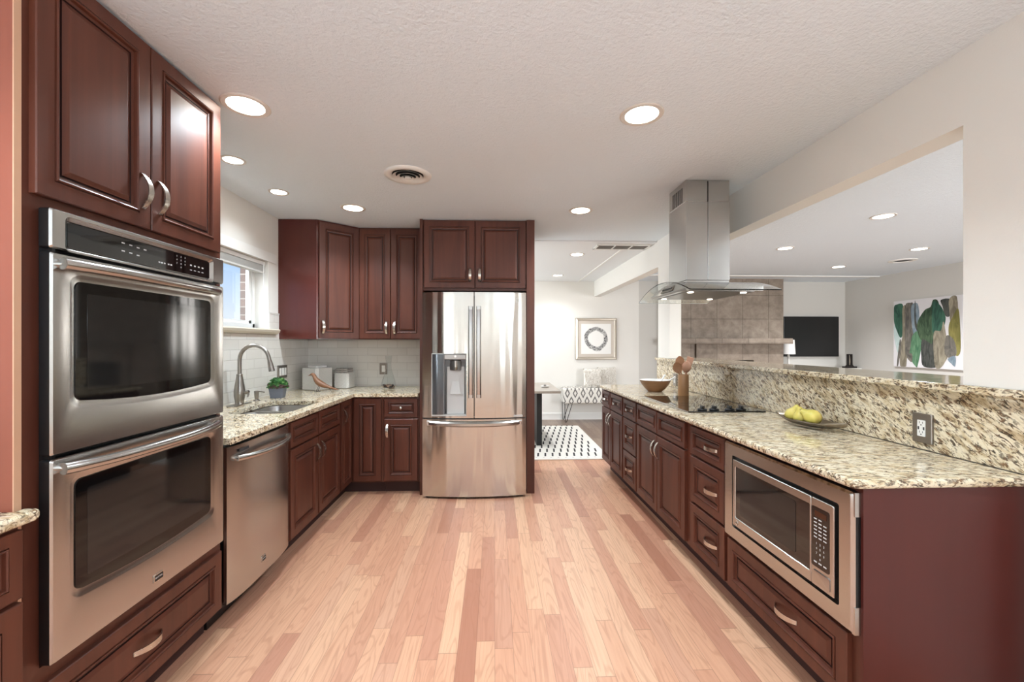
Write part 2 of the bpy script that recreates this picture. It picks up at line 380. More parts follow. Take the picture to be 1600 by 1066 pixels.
# ------------------------------------------------------------------ kitchen window
VINYL = plain('white_vinyl', (240, 240, 238), .35)
mb = MB(); fx0, fx1 = XL - .17, XL - .115
for a, b in ((WY0, WY0 + .035), (WY1 - .035, WY1)): mb.box(fx0, fx1, a, b, WZ0, WZ1)
mb.box(fx0, fx1, WY0, WY1, WZ0, WZ0 + .045); mb.box(fx0, fx1, WY0, WY1, WZ1 - .035, WZ1); ym = (WY0 + WY1) / 2
mb.box(fx0 + .01, fx1 - .005, ym - .022, ym + .022, WZ0, WZ1)
win = struct(mb.build('window_1', VINYL, bevel=.003))
fr = MB()
for a, b in ((ym + .02, ym + .05), (WY1 - .065, WY1 - .035)): fr.box(fx0 + .015, fx1 - .012, a, b, WZ0 + .045, WZ1 - .035)
fr.box(fx0 + .015, fx1 - .012, ym + .02, WY1 - .035, WZ0 + .045, WZ0 + .07); fr.box(fx0 + .015, fx1 - .012, ym + .02, WY1 - .035, WZ1 - .06, WZ1 - .035)
fr.build('window_sash', VINYL, win)
MB().box(fx0 + .028, fx0 + .032, WY0 + .035, WY1 - .035, WZ0 + .045, WZ1 - .035).build('window_pane', PANE, win)
t = NT('brick_outside'); br = t.n('TexBrick'); tcn = t.n('TexCoord'); sp = t.n('SeparateXYZ'); cx = t.n('CombineXYZ'); t.l(tcn.outputs['Object'], sp.inputs[0])
t.l(t.math('ADD', sp.outputs[0], sp.outputs[1]), cx.inputs[0]); t.l(sp.outputs[2], cx.inputs[1]); t.l(cx.outputs[0], br.inputs['Vector'])
br.inputs['Scale'].default_value = 1; br.inputs['Brick Width'].default_value = .2; br.inputs['Row Height'].default_value = .07; br.inputs['Mortar Size'].default_value = .005
br.inputs['Color1'].default_value = lin((124, 106, 98)); br.inputs['Color2'].default_value = lin((108, 92, 86)); br.inputs['Mortar'].default_value = lin((160, 152, 144))
t.set(Base_Color=br.outputs['Color'], Roughness=.9)
BRICK = t.m
mb = MB()
mb.box(XL - .232, XL - .172, WY1 - .01, 5.0, -.3, 2.9); mb.box(XL - .232, XL - .172, .5, WY0 + .01, -.3, 2.9); mb.box(XL - .232, XL - .172, WY0, WY1, -.3, WZ0); mb.box(XL - .232, XL - .172, WY0, WY1, WZ1 + .02, 2.9)
struct(mb.build('wall_exterior', BRICK))
struct(MB().box(XL, XL + .012, 2.24, 3.83, WZ1, WZ1 + .078).build('trim_5', TRIMW))      # window head casing
# tiled sill
mb = MB()
for a, b in ((2.3, 3.02), (3.023, 3.82)):
    mb.loops([[(XL - .11, y, 1.49), (XL - .11, y, 1.465), (XL + .002, y, 1.440), (XL + .028, y, 1.448), (XL + .042, y, 1.462), (XL + .05, y, 1.480), (XL + .044, y, 1.490)] for y in (a, b)], 0, True, True)
struct(mb.build('window_sill', plain('sill_tile', (226, 218, 202), .2)))
bl = thing('window_blind', 'white slatted blind pulled up under the kitchen window head', 'blind', (XL - .05, 0, 2.065))
MB().box(-.03, .03, WY0 + .01, WY1 - .012, -.032, 0).build('headrail', VINYL, bl, bevel=.003)
mb = MB()
for i in range(9): mb.box(-.026, .026, WY0 + .012, WY1 - .014, -.040 - i * .0052, -.0375 - i * .0052)
mb.box(-.026, .026, WY0 + .012, WY1 - .014, -.098, -.084)
mb.build('slat', plain('blind_slat', (214, 213, 209), .5), bl)
MB().tube([(.035, WY1 - .05, -.03), (.036, WY1 - .05, -.2), (.035, WY1 - .05, -.36)], .0035, 8).build('wand', VINYL, bl, smooth=True)
# bare tree outside
def branch(mb, p, d, L, r, depth):
    pts = [p]; rad = [r]; q = p.copy(); dd = d.copy()
    for i in range(4):
        dd = (dd + Vector((random.uniform(-.18, .18), random.uniform(-.18, .18), random.uniform(-.05, .15)))).normalized(); q = q + dd * L / 4; pts.append(q.copy()); rad.append(r * (1 - .14 * (i + 1)))
    mb.tube(pts, rad, 5)
    if depth:
        for _ in range(4):
            i = random.randint(1, 4); e = (dd + Vector((random.uniform(-1, 1), random.uniform(-1, 1), random.uniform(-.2, .7)))).normalized()
            branch(mb, pts[i], e, L * random.uniform(.55, .75), rad[i] * .6, depth - 1)
mb = MB(); branch(mb, Vector((-7.75, 12.6, -.3)), Vector((0, 0, 1)), 2.0, .11, 4)
tag(mb.build('bare_tree', plain('bark', (112, 100, 94), .9)), 'leafless tree seen through the kitchen window beyond the brick jamb', 'tree')

# ------------------------------------------------------------------ cabinets
def front_loops(mb, x0, x1, z0, z1, s, y=0.0):
    k = 1.0 if s > .045 else .72
    prof = [(0, 0, 0), (0, .017, 0), (.003, .020, 0), (s, .020, 0), (s + .001, .0165, 1), (s + .003 * k, .0165, 1), (s + .004 * k, .0225, 0), (s + .008 * k, .0245, 0), (s + .012 * k, .0215, 0),
            (s + .014 * k, .0115, 0), (s + .023 * k, .0095, 0), (s + .0245 * k, .006, 1), (s + .028 * k, .006, 1), (s + .030 * k, .0105, 1), (s + .044 * k, .0160, 0), (s + .046 * k, .0166, 0)]
    ls = []; ms = []
    for i, h, m in prof:
        ls.append([(x0 + i, y - h, z0 + i), (x1 - i, y - h, z0 + i), (x1 - i, y - h, z1 - i), (x0 + i, y - h, z1 - i)])
    mb.loops(ls, [p[2] for p in prof[1:]], True, True); return mb
def pull(parent, x, z, vert, y=-.020, L=.128, rise=.030, wd=.023, mat=None):
    n = 14; ls = []
    for i in range(n + 1):
        u = -1 + 2 * i / n; out = rise * max(0, 1 - abs(u) ** 2.2); hw = wd / 2 * (.72 + .28 * math.cos(u * PI / 2)) ; th = .0045
        c = u * L / 2; slope = 0
        if vert: ls.append([(x - hw, y - out, z + c), (x + hw, y - out, z + c), (x + hw, y - out - th, z + c), (x - hw, y - out - th, z + c)])
        else: ls.append([(x + c, y - out, z - hw), (x + c, y - out, z + hw), (x + c, y - out - th, z + hw), (x + c, y - out - th, z - hw)])
    return MB().loops(ls, 0, True, True).build('handle', NICKEL, parent, smooth=True, angle=50)
def cabinet(name, label, loc, rz, wd, d, z0, z1, fronts, toe=True, cat='cabinet', group=None, end=None, body=True):
    t = thing(name, label, cat, loc, rz, group)
    mb = MB()
    if body: mb.box(0, wd, 0, d, z0, z1); mb.build('body', CHERRY, t)
    if toe: MB().box(0, wd, .075, d, 0, z0).build('toe_kick', TOEK, t)
    for f in fronts:
        kind, a, b, c, e = f[:5]; h = f[5] if len(f) > 5 else None
        s = .050 if kind == 'door' else .034
        if min(b - a, e - c) < .17: s = .032
        if kind == 'drawer' and e - c > .22: s = .046
        o = front_loops(MB(), a, b, c, e, s).build(kind if kind != 'false' else 'drawer_front', [CHERRY, GLAZE], t)
        if h: 
            if h[0] == 'k': MB().lathe([(.005, 0), (.005, .012), (.014, .018), (.015, .024), (.011, .029), (.004, .031)], (0, 0, 0), 16).build('knob', NICKEL, o, loc=(h[1], -.0195, h[2]), rot=(PI / 2, 0, 0), smooth=True)
            else: pull(o, h[1], h[2], h[0] == 'v', y=-(.020 if s > .045 and kind == 'door' else .0165))
    return t
L90 = PI / 2
# --- oven tower (front faces +x); local x = world y - 1.228
XF = -1.30
tw = cabinet('oven_tower_cabinet', 'tall cherry cabinet around the double wall oven, reaching the ceiling', (XF, 1.212, 0), L90, .838, .64, .12, C - .003,
    [('door', .018, .411, 1.79, 2.474, ('v', .372, 1.922)), ('door', .416, .812, 1.79, 2.474, ('v', .448, 1.922)), ('drawer', .012, .820, .125, .395, ('h', .40, .262))], body=False)
mb = MB()
mb.box(0, .838, 0, .64, 1.757, C - .003); mb.box(0, .838, 0, .64, .12, .440); mb.box(0, .045, 0, .64, .44, 1.757); mb.box(.812, .838, 0, .64, .44, 1.757); mb.box(.026, .812, .6, .64, .44, 1.757)
mb.build('body', CHERRY, tw)
sp_ = MB(); sp_.box(-.019, 0, 0.003, .64, .0, C - .003); sp_.build('side_panel', wood('salmon_cherry_panel', (142, 78, 62), (166, 96, 78)), tw)  # side panel set lighter than the tower's other cherry
MB().box(-.019, -.0005, -.0005, .003, .0, C - .003).build('edge_band', EDGE, tw)

# --- double wall oven
ov = thing('double_oven', 'stainless double wall oven with two dark glass doors built into the tall cabinet', 'oven', (XF, 1.240, 0), L90)
W = .765
mb = MB(); mb.box(.018, W - .01, -.012, .55, .446, 1.752); mb.box(.016, .026, -.035, .0, .458, 1.748)
mb.build('chassis', BLACK, ov)
def framed(x0, x1, z0, z1, gx0, gx1, gz0, gz1, y0, yf, depth, rim, r=.028, bulge=0.0, ro=.006):
    """steel face with a rounded recess for a glass"""
    mb = MB()
    L = [rr(x0, x1, z0, z1, ro, y0), rr(x0, x1, z0, z1, ro, yf + .006), rr(x0 + .004, x1 - .004, z0 + .004, z1 - .004, ro, yf),
         rr(gx0 - rim, gx1 + rim, gz0 - rim, gz1 + rim, r + rim * .6, yf, bulge=bulge), rr(gx0 - rim * .75, gx1 + rim * .75, gz0 - rim * .75, gz1 + rim * .75, r + rim * .4, yf + depth * .25, bulge=bulge),
         rr(gx0, gx1, gz0, gz1, r, yf + depth, bulge=bulge)]
    return mb.loops(L, [1, 0, 0, 0, 0], True, True)
yo = -.045
cp = framed(.004, W, 1.641, 1.755, .058, W - .085, 1.652, 1.728, -.012, yo, .012, .014, r=.008).build('control_panel', [STEEL, BLACK], ov, smooth=True, angle=30)
MB().loops([rr(.059, W - .086, 1.653, 1.727, .008, yo + .0118), rr(.059, W - .086, 1.653, 1.727, .008, yo + .008)], 0, True, True).build('panel_glass', BLACKG, cp)
g = yo + .0075
mb = MB()
for x, z in ((.245, 1.71), (.275, 1.709), (.305, 1.707), (.335, 1.706), (.245, 1.683), (.275, 1.682), (.305, 1.680)): mb.box(x - .006, x + .006, g - .0004, g, z - .002, z + .002)
for x in (.40, .412, .425, .445, .458): mb.box(x - .004, x + .004, g - .0004, g, 1.672, 1.677)
for x in (.565, .588, .611, .634): mb.box(x - .005, x + .005, g - .0004, g, 1.690, 1.696); mb.box(x - .006, x + .006, g - .0004, g, 1.672, 1.675)
mb.build('keypad_print', MARK, cp, recalc=False)
rows = []
for i, row in enumerate(('123', '456', '789')):
    for j, ch in enumerate(row): rows.append((ch, .488 + j * .022, g, 1.716 - i * .014, .009))
rows.append(('0', .510, g, 1.674, .009))
text_mesh('keypad_digits', rows, MARK, cp, 0, None)
def oven_door(z0, z1, gz0, gz1, hz, badge):
    d = framed(.006, W, z0, z1, .078, .682, gz0, gz1, -.012, yo, .007, .022, r=.022, bulge=.018).build('oven_door', [STEEL, BLACK], ov, smooth=True, angle=30)
    MB().loops([rr(.0785, .6815, gz0 + .0005, gz1 - .0005, .022, yo + .0068, bulge=.018), rr(.0785, .6815, gz0 + .0005, gz1 - .0005, .022, yo + .004, bulge=.018)], 0, True, True).build('window', OVENG, d)
    MB().loops([rr(.115, .645, gz0 + .028, gz1 - .035, .006, yo + .0042), rr(.115, .645, gz0 + .028, gz1 - .035, .006, yo + .0036)], 0, True, True).build('window_screen', OVENI, d)
    n = 20; pts = []; rad = []
    for i in range(n + 1):
        u = -1 + 2 * i / n; pts.append((.355 + u * .335, yo - .018 - .038 * (1 - abs(u) ** 3), hz - .004 * (1 - u * u))); rad.append(.0175 if abs(u) < .9 else .019)
    h = MB().tube(pts, rad, 12, flat=.95)
    for s in (-1, 1): h.tube([(.355 + s * .322, yo + .004, hz), (.355 + s * .322, yo - .022, hz)], .012, 10)
    h.build('handle', STEEL_V, d, smooth=True, angle=50)
    if badge:
        b = MB().loops([rr(.362, .408, .484, .512, .003, yo + .001), rr(.362, .408, .484, .512, .003, yo - .003), rr(.365, .405, .487, .509, .002, yo - .003), rr(.365, .405, .487, .509, .002, yo - .002)], [0, 0, 1, 1], True, True).build('badge', [NICKEL, BLACK], d)
        text_mesh('badge_lettering', [('MAYTAG', .385, yo - .0021, .498, .0085)], MARK, b, 0, None)
oven_door(1.047, 1.630, 1.197, 1.556, 1.598, False)
oven_door(.452, 1.036, .624, .958, 1.008, True)

# --- near base cabinet and counter at the picture's left edge
cabinet('base_cabinet', 'cherry base cabinet with drawer and door in front of the tall oven cabinet', (-1.288, .45, 0), L90, .742, .64, .11, .884,
    [('drawer', .01, .738, .684, .868), ('door', .01, .738, .115, .672)])
mb = MB().prism([(XL, .45), (-1.246, .45), (-1.246, 1.203), (-1.252, 1.212), (-1.262, 1.216), (-1.296, 1.216), (-1.296, 1.1915), (XL, 1.1915)], .885, .916)
tag(mb.build('granite_counter', GR_TOP, bevel=.010, seg=3), 'short speckled granite counter ending against the side of the oven cabinet', 'counter')

# --- dishwasher
dw = thing('dishwasher', 'stainless dishwasher with a curved bar handle between oven cabinet and sink cabinet', 'dishwasher', (XF, 2.062, 0), L90)
MB().box(.0, .604, .0, .56, .105, .875).build('tub', BLACK, dw)
MB().box(.0, .604, .07, .5, .002, .104).build('toe_kick', BLACK, dw)
n = 16; mb = MB()
def dprof(x): return -.022 - .022 * (1 - (2 * x / .6 - 1) ** 4)
secs = [(x, dprof(x)) for x in [.6 * i / n for i in range(n + 1)]]
mb.loops([[(x + .002, y, .118) for x, y in secs] + [(.602, -.002, .118), (.002, -.002, .118)], [(x + .002, y, .868) for x, y in secs] + [(.602, -.002, .868), (.002, -.002, .868)]], 0, True, True)
dd = mb.build('door', STEEL, dw, smooth=True, angle=40)
pts = []; rad = []
for i in range(21):
    u = -1 + 2 * i / 20; pts.append((.31 + u * .262, dprof(.31 + u * .262) - .012 - .042 * (1 - abs(u) ** 2.5), .806 - .006 * (1 - u * u))); rad.append(.0125)
h = MB().tube(pts, rad, 12, flat=1.15)
for s in (-1, 1): h.tube([(.31 + s * .255, dprof(.31 + s * .255) + .003, .806), (.31 + s * .255, dprof(.31 + s * .255) - .016, .806)], .010, 10)
h.build('handle', STEEL_V, dd, smooth=True, angle=50)
b = MB().loops([rr(.262, .302, .186, .216, .003, -.043), rr(.262, .302, .186, .216, .003, -.0475), rr(.265, .299, .189, .213, .002, -.0475), rr(.265, .299, .189, .213, .002, -.0465)], [0, 0, 1, 1], True, True).build('badge', [NICKEL, BLACK], dd)
text_mesh('badge_lettering', [('MAYTAG', .282, -.0467, .201, .0075)], MARK, b, 0, None)
MB().box(.068, .145, -.0445, -.041, .832, .846).build('vent_slot', GREY_D, dd)

# --- sink cabinet, corner cabinet, back base cabinet
skc = cabinet('sink_cabinet', 'cherry sink base cabinet with two false drawer fronts above two doors', (XF, 2.672, 0), L90, .90, .64, .11, .884,
    [('false', .03, .440, .705, .865), ('false', .458, .868, .705, .865), ('door', .03, .440, .125, .692, ('v', .408, .585)), ('door', .458, .868, .125, .692, ('v', .490, .585))], body=False)
mb = MB(); mb.box(0, .90, 0, .02, .11, .884); mb.box(0, .02, .02, .64, .11, .884); mb.box(.88, .90, .02, .64, .11, .884); mb.box(.02, .88, .02, .64, .11, .13); mb.box(.02, .88, .62, .64, .13, .884)
mb.build('body', CHERRY, skc)
cc = thing('corner_cabinet', 'cherry corner base cabinet whose two narrow doors meet in the inner corner', 'cabinet', (0, 0, 0))
mb = MB(); mb.prism([(XL + .012, 3.573), (XF, 3.573), (XF, 3.860), (-1.008, 3.860), (-1.008, YB - .012), (XL + .012, YB - .012)], .11, .884); mb.build('body', CHERRY, cc)
mb = MB(); mb.prism([(XL + .012, 3.573), (XF - .075, 3.573), (XF - .075, 3.935), (-1.008, 3.935), (-1.008, YB - .012), (XL + .012, YB - .012)], 0, .11); mb.build('toe_kick', TOEK, cc)
o = front_loops(MB(), 0, .255, .125, .870, .045).build('door', [CHERRY, GLAZE], cc, loc=(XF, 3.585, 0), rot=(0, 0, L90)); pull(o, .040, .74, True)
front_loops(MB(), 0, .245, .125, .870, .05).build('door', [CHERRY, GLAZE], cc, loc=(-1.268, 3.860, 0))
cabinet('base_cabinet', 'narrow cherry base cabinet with one knobbed drawer over one door, beside the refrigerator', (-1.006, 3.860, 0), 0, .322, .615, .11, .884,
    [('drawer', .012, .310, .700, .865, ('k', .161, .784)), ('door', .012, .310, .125, .682, ('v', .040, .575))])

# --- left counter with sink cut-out (L shape)
xs = [XL, -1.74, -1.345, -1.252, -.686]; ys = [2.052, 2.76, 3.36, 3.815, YB]
mb = MB(); z0, z1 = .885, .916
mb.cells(xs, ys, lambda i, j: (i < 3 and not (i == 1 and j == 1)) or j == 3, z0, z1)
drop = []   # the cut-out's straight walls are replaced by a rounded ring
keep = [(f, m) for f, m in zip(mb.f, mb.m)]
def onhole(f):
    c = [sum(mb.v[i][k] for i in f) / len(f) for k in range(3)]
    return (-1.7401 < c[0] < -1.3449 and 2.7599 < c[1] < 3.3601) and len({round(mb.v[i][2], 4) for i in f}) == 2
mb.f = [f for f, m in keep if not onhole(f)]; mb.m = [0] * len(mb.f)
o1 = rr(-1.74, -1.345, 2.76, 3.36, .0005, z1, axis='xy'); i1 = rr(-1.738, -1.347, 2.762, 3.358, .085, z1, axis='xy')
i0 = rr(-1.738, -1.347, 2.762, 3.358, .085, z0, axis='xy'); o0 = rr(-1.74, -1.345, 2.76, 3.36, .0005, z0, axis='xy')
mb.loops([o1, i1, i0, o0], 0, False, False)
lc = mb.build('granite_counter', GR_LEFT, weld=True, bevel=.009, seg=3)
tag(lc, 'L-shaped speckled granite counter holding the sink and running to the refrigerator', 'counter')
# sink
sk = thing('kitchen_sink', 'undermount stainless double-bowl sink set in the granite counter', 'sink', (0, 0, .884))
mb = MB()
for a, b in ((2.775, 3.042), (3.072, 3.345)):
    mb.loops([rr(-1.76, -1.325, a - .01 if a < 2.9 else a - .015, b + .015 if a < 2.9 else b + .01, .09, 0, axis='xy'), rr(-1.728, -1.357, a, b, .08, -.002, axis='xy'), rr(-1.722, -1.363, a + .006, b - .006, .075, -.02, axis='xy'),
              rr(-1.712, -1.373, a + .015, b - .015, .07, -.17, axis='xy'), rr(-1.68, -1.40, a + .05, b - .05, .05, -.195, axis='xy')], 0, False, True)
mb.build('bowl', steel('sink_steel', (172, 170, 167), .3, (3, 260, 3)), sk, smooth=True, angle=60)
for y in (2.91, 3.21): MB().lathe([(.045, -.194), (.045, -.191), (.03, -.190), (.028, -.196)], (-1.55, y, 0), 20).build('drain', NICKEL, sk, smooth=True)

# --- tile splashbacks
mb = MB(); mb.box(XL + .002, XL + .008, 2.052, 3.822, .916, 1.439); mb.box(XL + .002, XL + .008, WY1, 3.878, 1.492, 1.62); mb.box(XL + .002, XL + .008, 3.822, YB - .009, .916, 1.403); mb.box(XL + .002, XL + .008, 3.822, 3.878, 1.403, 1.492)
mb.box(XL + .002, XL + .011, WY1, 3.878, 1.62, 1.634)
tag(mb.build('tile_backsplash', TILE_L), 'white glossy subway tile splashback under the kitchen window', 'backsplash')
tag(MB().box(XL + .0085, -.69, YB - .008, YB - .002, .917, 1.402).build('tile_backsplash', TILE_B), 'white glossy subway tile splashback under the back wall cabinets', 'backsplash')

# --- upper cabinets
uc = thing('corner_wall_cabinet', 'cherry corner wall cabinet with a diagonal door right of the window', 'cabinet', (0, 0, 0))
A = (-1.612, 3.880); B = (-1.315, 4.140)
MB().prism([(XL, 3.880), A, B, (-1.315, YB), (XL, YB)], 1.405, C - .003).build('body', wood('cherry_gloss', (82, 33, 27), (94, 41, 34), rough=.2, coat=.35), uc)
ang = math.atan2(B[1] - A[1], B[0] - A[0]); Ld = math.hypot(B[0] - A[0], B[1] - A[1])
o = front_loops(MB(), .018, Ld - .006, 1.412, C - .02, .055).build('door', [CHERRY, GLAZE], uc, loc=(A[0], A[1], 0), rot=(0, 0, ang)); pull(o, .048, 1.515, True)
cabinet('wall_cabinet', 'cherry two-door wall cabinet above the back counter, beside the refrigerator', (-1.313, 4.140, 0), 0, .637, .34, 1.405, C - .003,
    [('door', .006, .303, 1.412, C - .02, ('v', .268, 1.515)), ('door', .309, .612, 1.412, C - .02, ('v', .345, 1.515))], toe=False)

# --- refrigerator surround and cabinet above
fs = thing('refrigerator_surround', 'tall cherry panels framing the refrigerator with a two-door cabinet on top', 'cabinet', (0, 3.850, 0))
MB().box(-.674, -.650, -.03, .622, 0, C - .003).build('side_panel', CHERRY, fs)
MB().box(.290, .362, -.03, .622, 0, C - .003).build('side_panel', CHERRY, fs)
MB().box(-.650, .290, 0, .622, 1.845, C - .003).build('body', CHERRY, fs)
for a, b, h in ((-.640, -.183, -.222), (-.175, .284, -.136)):
    o = front_loops(MB(), a, b, 1.868, C - .016, .050).build('door', [CHERRY, GLAZE], fs); pull(o, h, 1.985, True)

# --- refrigerator
rf = thing('refrigerator', 'stainless french-door refrigerator with water dispenser and bottom freezer drawer', 'refrigerator', (-.179, 3.735, 0))
hw = .457
def fy(x): return -.042 * (1 - (x / hw) ** 2) - .0
MB().box(-.45, .45, .04, .70, .03, 1.79).build('body', plain('fridge_grey', (70, 70, 72), .5), rf)
MB().box(-.43, .43, .03, .6, .002, .03).build('kick_plate', BLACK, rf)
def curved_panel(xa, xb, za, zb, hole=None, nx=22, y_back=.035, edge=.006):
    mb = MB(); xs = [xa + (xb - xa) * i / nx for i in range(nx + 1)]; zs = [za, zb]
    if hole: xs = sorted(set(xs + list(hole[:2]))); zs = [za, hole[2], hole[3], zb]
    V = {}
    def vid(i, j, k):
        if (i, j, k) not in V:
            x = xs[i]; z = zs[j]; y = fy(x) if k else y_back
            V[(i, j, k)] = len(mb.v); mb.v.append((x, y, z))
        return V[(i, j, k)]
    nX, nZ = len(xs) - 1, len(zs) - 1
    def face(*f): mb.f.append(f); mb.m.append(0)
    inh = lambda i, j: hole and hole[0] - 1e-6 <= xs[i] and xs[i + 1] <= hole[1] + 1e-6 and j == 1
    for i in range(nX):
        for j in range(nZ):
            if not inh(i, j): face(vid(i, j, 1), vid(i + 1, j, 1), vid(i + 1, j + 1, 1), vid(i, j + 1, 1))
        face(vid(i, 0, 0), vid(i + 1, 0, 0), vid(i + 1, 0, 1), vid(i, 0, 1)); face(vid(i, nZ, 0), vid(i + 1, nZ, 0), vid(i + 1, nZ, 1), vid(i, nZ, 1))
    for i in (0, nX):
        for j in range(nZ): face(vid(i, j, 0), vid(i, j + 1, 0), vid(i, j + 1, 1), vid(i, j, 1))
    return mb
hx0, hx1, hz0, hz1 = -.372, -.068, .730, 1.278
dl = curved_panel(-hw, -.004, .712, 1.815, (hx0, hx1, hz0, hz1)).build('door', STEEL_FR, rf, smooth=True, angle=40)
dr_ = curved_panel(.004, hw, .712, 1.815).build('door', STEEL_FR, rf, smooth=True, angle=40)
fd = curved_panel(-hw, hw, .022, .700).build('freezer_drawer', STEEL_FR, rf, smooth=True, angle=40)
MB().box(-hw + .01, hw - .01, .0, .04, .700, .712).build('gasket', BLACK, rf)
# dispenser
dp = MB(); y0 = fy(-.22)
dp.box(hx0, hx0 + .006, y0 - .002, .03, hz0, hz1, 0); dp.box(hx1 - .006, hx1, y0 - .002, .03, hz0, hz1, 0); dp.box(hx0, hx1, y0 - .002, .03, hz1 - .006, hz1, 0); dp.box(hx0, hx1, y0 - .004, .03, hz0, hz0 + .012, 0)
dp.box(hx0, hx1, .026, .032, hz0, hz1, 1); dp.box(-.272, -.262, y0 + .004, .03, hz0, hz1, 1)
dsp = dp.build('water_dispenser', [GREY_L, plain('dispenser_back', (120, 120, 122), .35)], dl)
cs = [(-.366 + .094 * i / 8, y0 - .003 - .006 * math.sin(PI * i / 8)) for i in range(9)]
MB().loops([[(x, y, z) for x, y in cs] + [(-.272, .02, z), (-.366, .02, z)] for z in (hz0 + .013, hz1 - .007)], 0, True, True).build('control_strip', plain('dispenser_strip', (98, 102, 106), .12, .6), dsp, smooth=True, angle=50)
MB().loops([[(-.248, .024, z_), (-.082, .024, z_), (-.09, y_, z_), (-.24, y_, z_)] for z_, y_ in ((.745, -.012), (1.16, .012))], 0, True, True).build('drip_wall', GREY_L, dsp)
MB().box(-.262, -.074, y0 + .004, .028, 1.225, 1.27).build('dispenser_hood', plain('dispenser_trim', (172, 168, 164), .3, .7), dsp, bevel=.004)
MB().lathe([(.052, 0), (.055, .03), (.05, .09)], (-.166, y0 + .036, 1.128), 4).build('nozzle', steel('nozzle_steel', (205, 200, 194), .2), dsp, bevel=.006)
MB().loops([[(-.166 - a, y_, z_), (-.166 + a, y_, z_), (-.166 + a, y_ + .006, z_), (-.166 - a, y_ + .006, z_)] for a, y_, z_ in ((.046, -.02, .92), (.030, .0, 1.03), (.036, .006, 1.12))], 0, True, True).build('paddle', GREY_L, dsp)
MB().lathe([(.010, 0), (.010, .006)], (0, 0, 0), 12).build('lamp_button', WHITE_P, dsp, loc=(-.166, y0 + .003, 1.252), rot=(PI / 2, 0, 0))
def vhandle(xc, door):
    n = 16; ls = []
    for i in range(n + 1):
        u = -1 + 2 * i / n; out = .030 + .022 * (1 - u * u); z = 1.29 + u * .40; h_ = .021
        yb = fy(xc) - out
        ls.append([(xc - h_, yb + .012, z), (xc - h_ * .5, yb, z), (xc + h_ * .5, yb, z), (xc + h_, yb + .012, z), (xc + h_ * .8, yb + .018, z), (xc - h_ * .8, yb + .018, z)])
    mb = MB().loops(ls, 0, True, True)
    for s in (-1, 1): mb.box(xc - .014, xc + .014, fy(xc) - .034, fy(xc) + .004, 1.29 + s * .385 - .014, 1.29 + s * .385 + .014)
    mb.build('handle', STEEL_V, door, smooth=True, angle=40)
vhandle(-.030, dl); vhandle(.040, dr_)
n = 20; ls = []
for i in range(n + 1):
    u = -1 + 2 * i / n; x = u * .415; yb = fy(x) - .02 - .028 * (1 - u ** 4); h_ = .021; z = .668 - .008 * (1 - u * u)
    ls.append([(x, yb + .012, z + h_), (x, yb, z + h_ * .4), (x, yb, z - h_ * .5), (x, yb + .012, z - h_), (x, yb + .018, z)])
mb = MB().loops(ls, 0, True, True)
for s in (-1, 1): mb.box(s * .40 - .012, s * .40 + .012, fy(.40) - .024, fy(.4) + .004, .650, .684)
mb.build('handle', STEEL_V, fd, smooth=True, angle=40)
lg = MB(); ring = []
for i in range(24):
    a = 2 * PI * i / 24; ring.append((a))
lg.loops([[(.375 + r_ * math.cos(a), fy(.375) - d_, 1.745 + r_ * math.sin(a)) for a in ring] for r_, d_ in ((.019, -.001), (.019, .0012), (.0155, .0012), (.0155, -.001))], 0, False, False)
lg.box(.366, .369, fy(.37) - .001, fy(.37) + .002, 1.737, 1.752); lg.box(.366, .376, fy(.37) - .001, fy(.37) + .002, 1.737, 1.7395)
lg.build('logo', GREY_L, dr_)
MB().box(.345, .425, fy(.40) - .010, fy(.345) + .02, .716, .733).build('badge', GREY_L, dr_, bevel=.003)

# ------------------------------------------------------------------ peninsula (front faces -x, very slightly skewed)
SK = .016
PO = (1.23 - SK * 3.16, 4.524)      # far end of the cabinet run; local x runs towards the camera
PR = -PI / 2 - SK * -1
def pen(xl):                        # origin of a unit whose local start is xl metres from the far end
    return (PO[0] + math.cos(PR) * xl, PO[1] + math.sin(PR) * xl, 0)
D = .605
def Lx(y): return (4.524 - y)
def unit(name, label, ya, yb, fronts, **kw):
    """ya far, yb near (world y); fronts given in world y"""
    fr_ = []
    for f in fronts:
        kind, a, b, c, e = f[:5]; fl = [kind, ya - a, ya - b, c, e]
        if len(f) > 5: h = f[5]; fl.append((h[0], ya - h[1], h[2]))
        fr_.append(tuple(fl))
    return cabinet(name, label, pen(Lx(ya)), PR, ya - yb, D, .11, .884, fr_, **kw)
unit('base_cabinet', 'cherry base cabinet at the far end of the peninsula with two drawers over two doors', 4.524, 3.815,
    [('drawer', 4.514, 4.225, .705, .866, ('h', 4.37, .786)), ('drawer', 4.205, 3.835, .705, .866, ('h', 4.02, .786)),
     ('door', 4.514, 4.215, .125, .692, ('v', 4.250, .59)), ('door', 4.205, 3.835, .125, .692, ('v', 4.172, .59))])
unit('base_cabinet', 'narrow cherry three-drawer cabinet of the peninsula, between two-door cabinet and cooktop cabinet', 3.814, 3.461,
    [('drawer', 3.800, 3.475, .705, .866, ('h', 3.638, .786)), ('drawer', 3.800, 3.475, .415, .692, ('h', 3.638, .555)), ('drawer', 3.800, 3.475, .125, .402, ('h', 3.638, .265))])
unit('cooktop_cabinet', 'cherry peninsula cabinet below the cooktop with two false fronts and two doors', 3.460, 2.547,
    [('false', 3.448, 3.040, .705, .866), ('false', 3.028, 2.600, .705, .866), ('door', 3.448, 3.036, .125, .692, ('v', 3.066, .59)), ('door', 3.028, 2.600, .125, .692, ('v', 2.998, .59))])
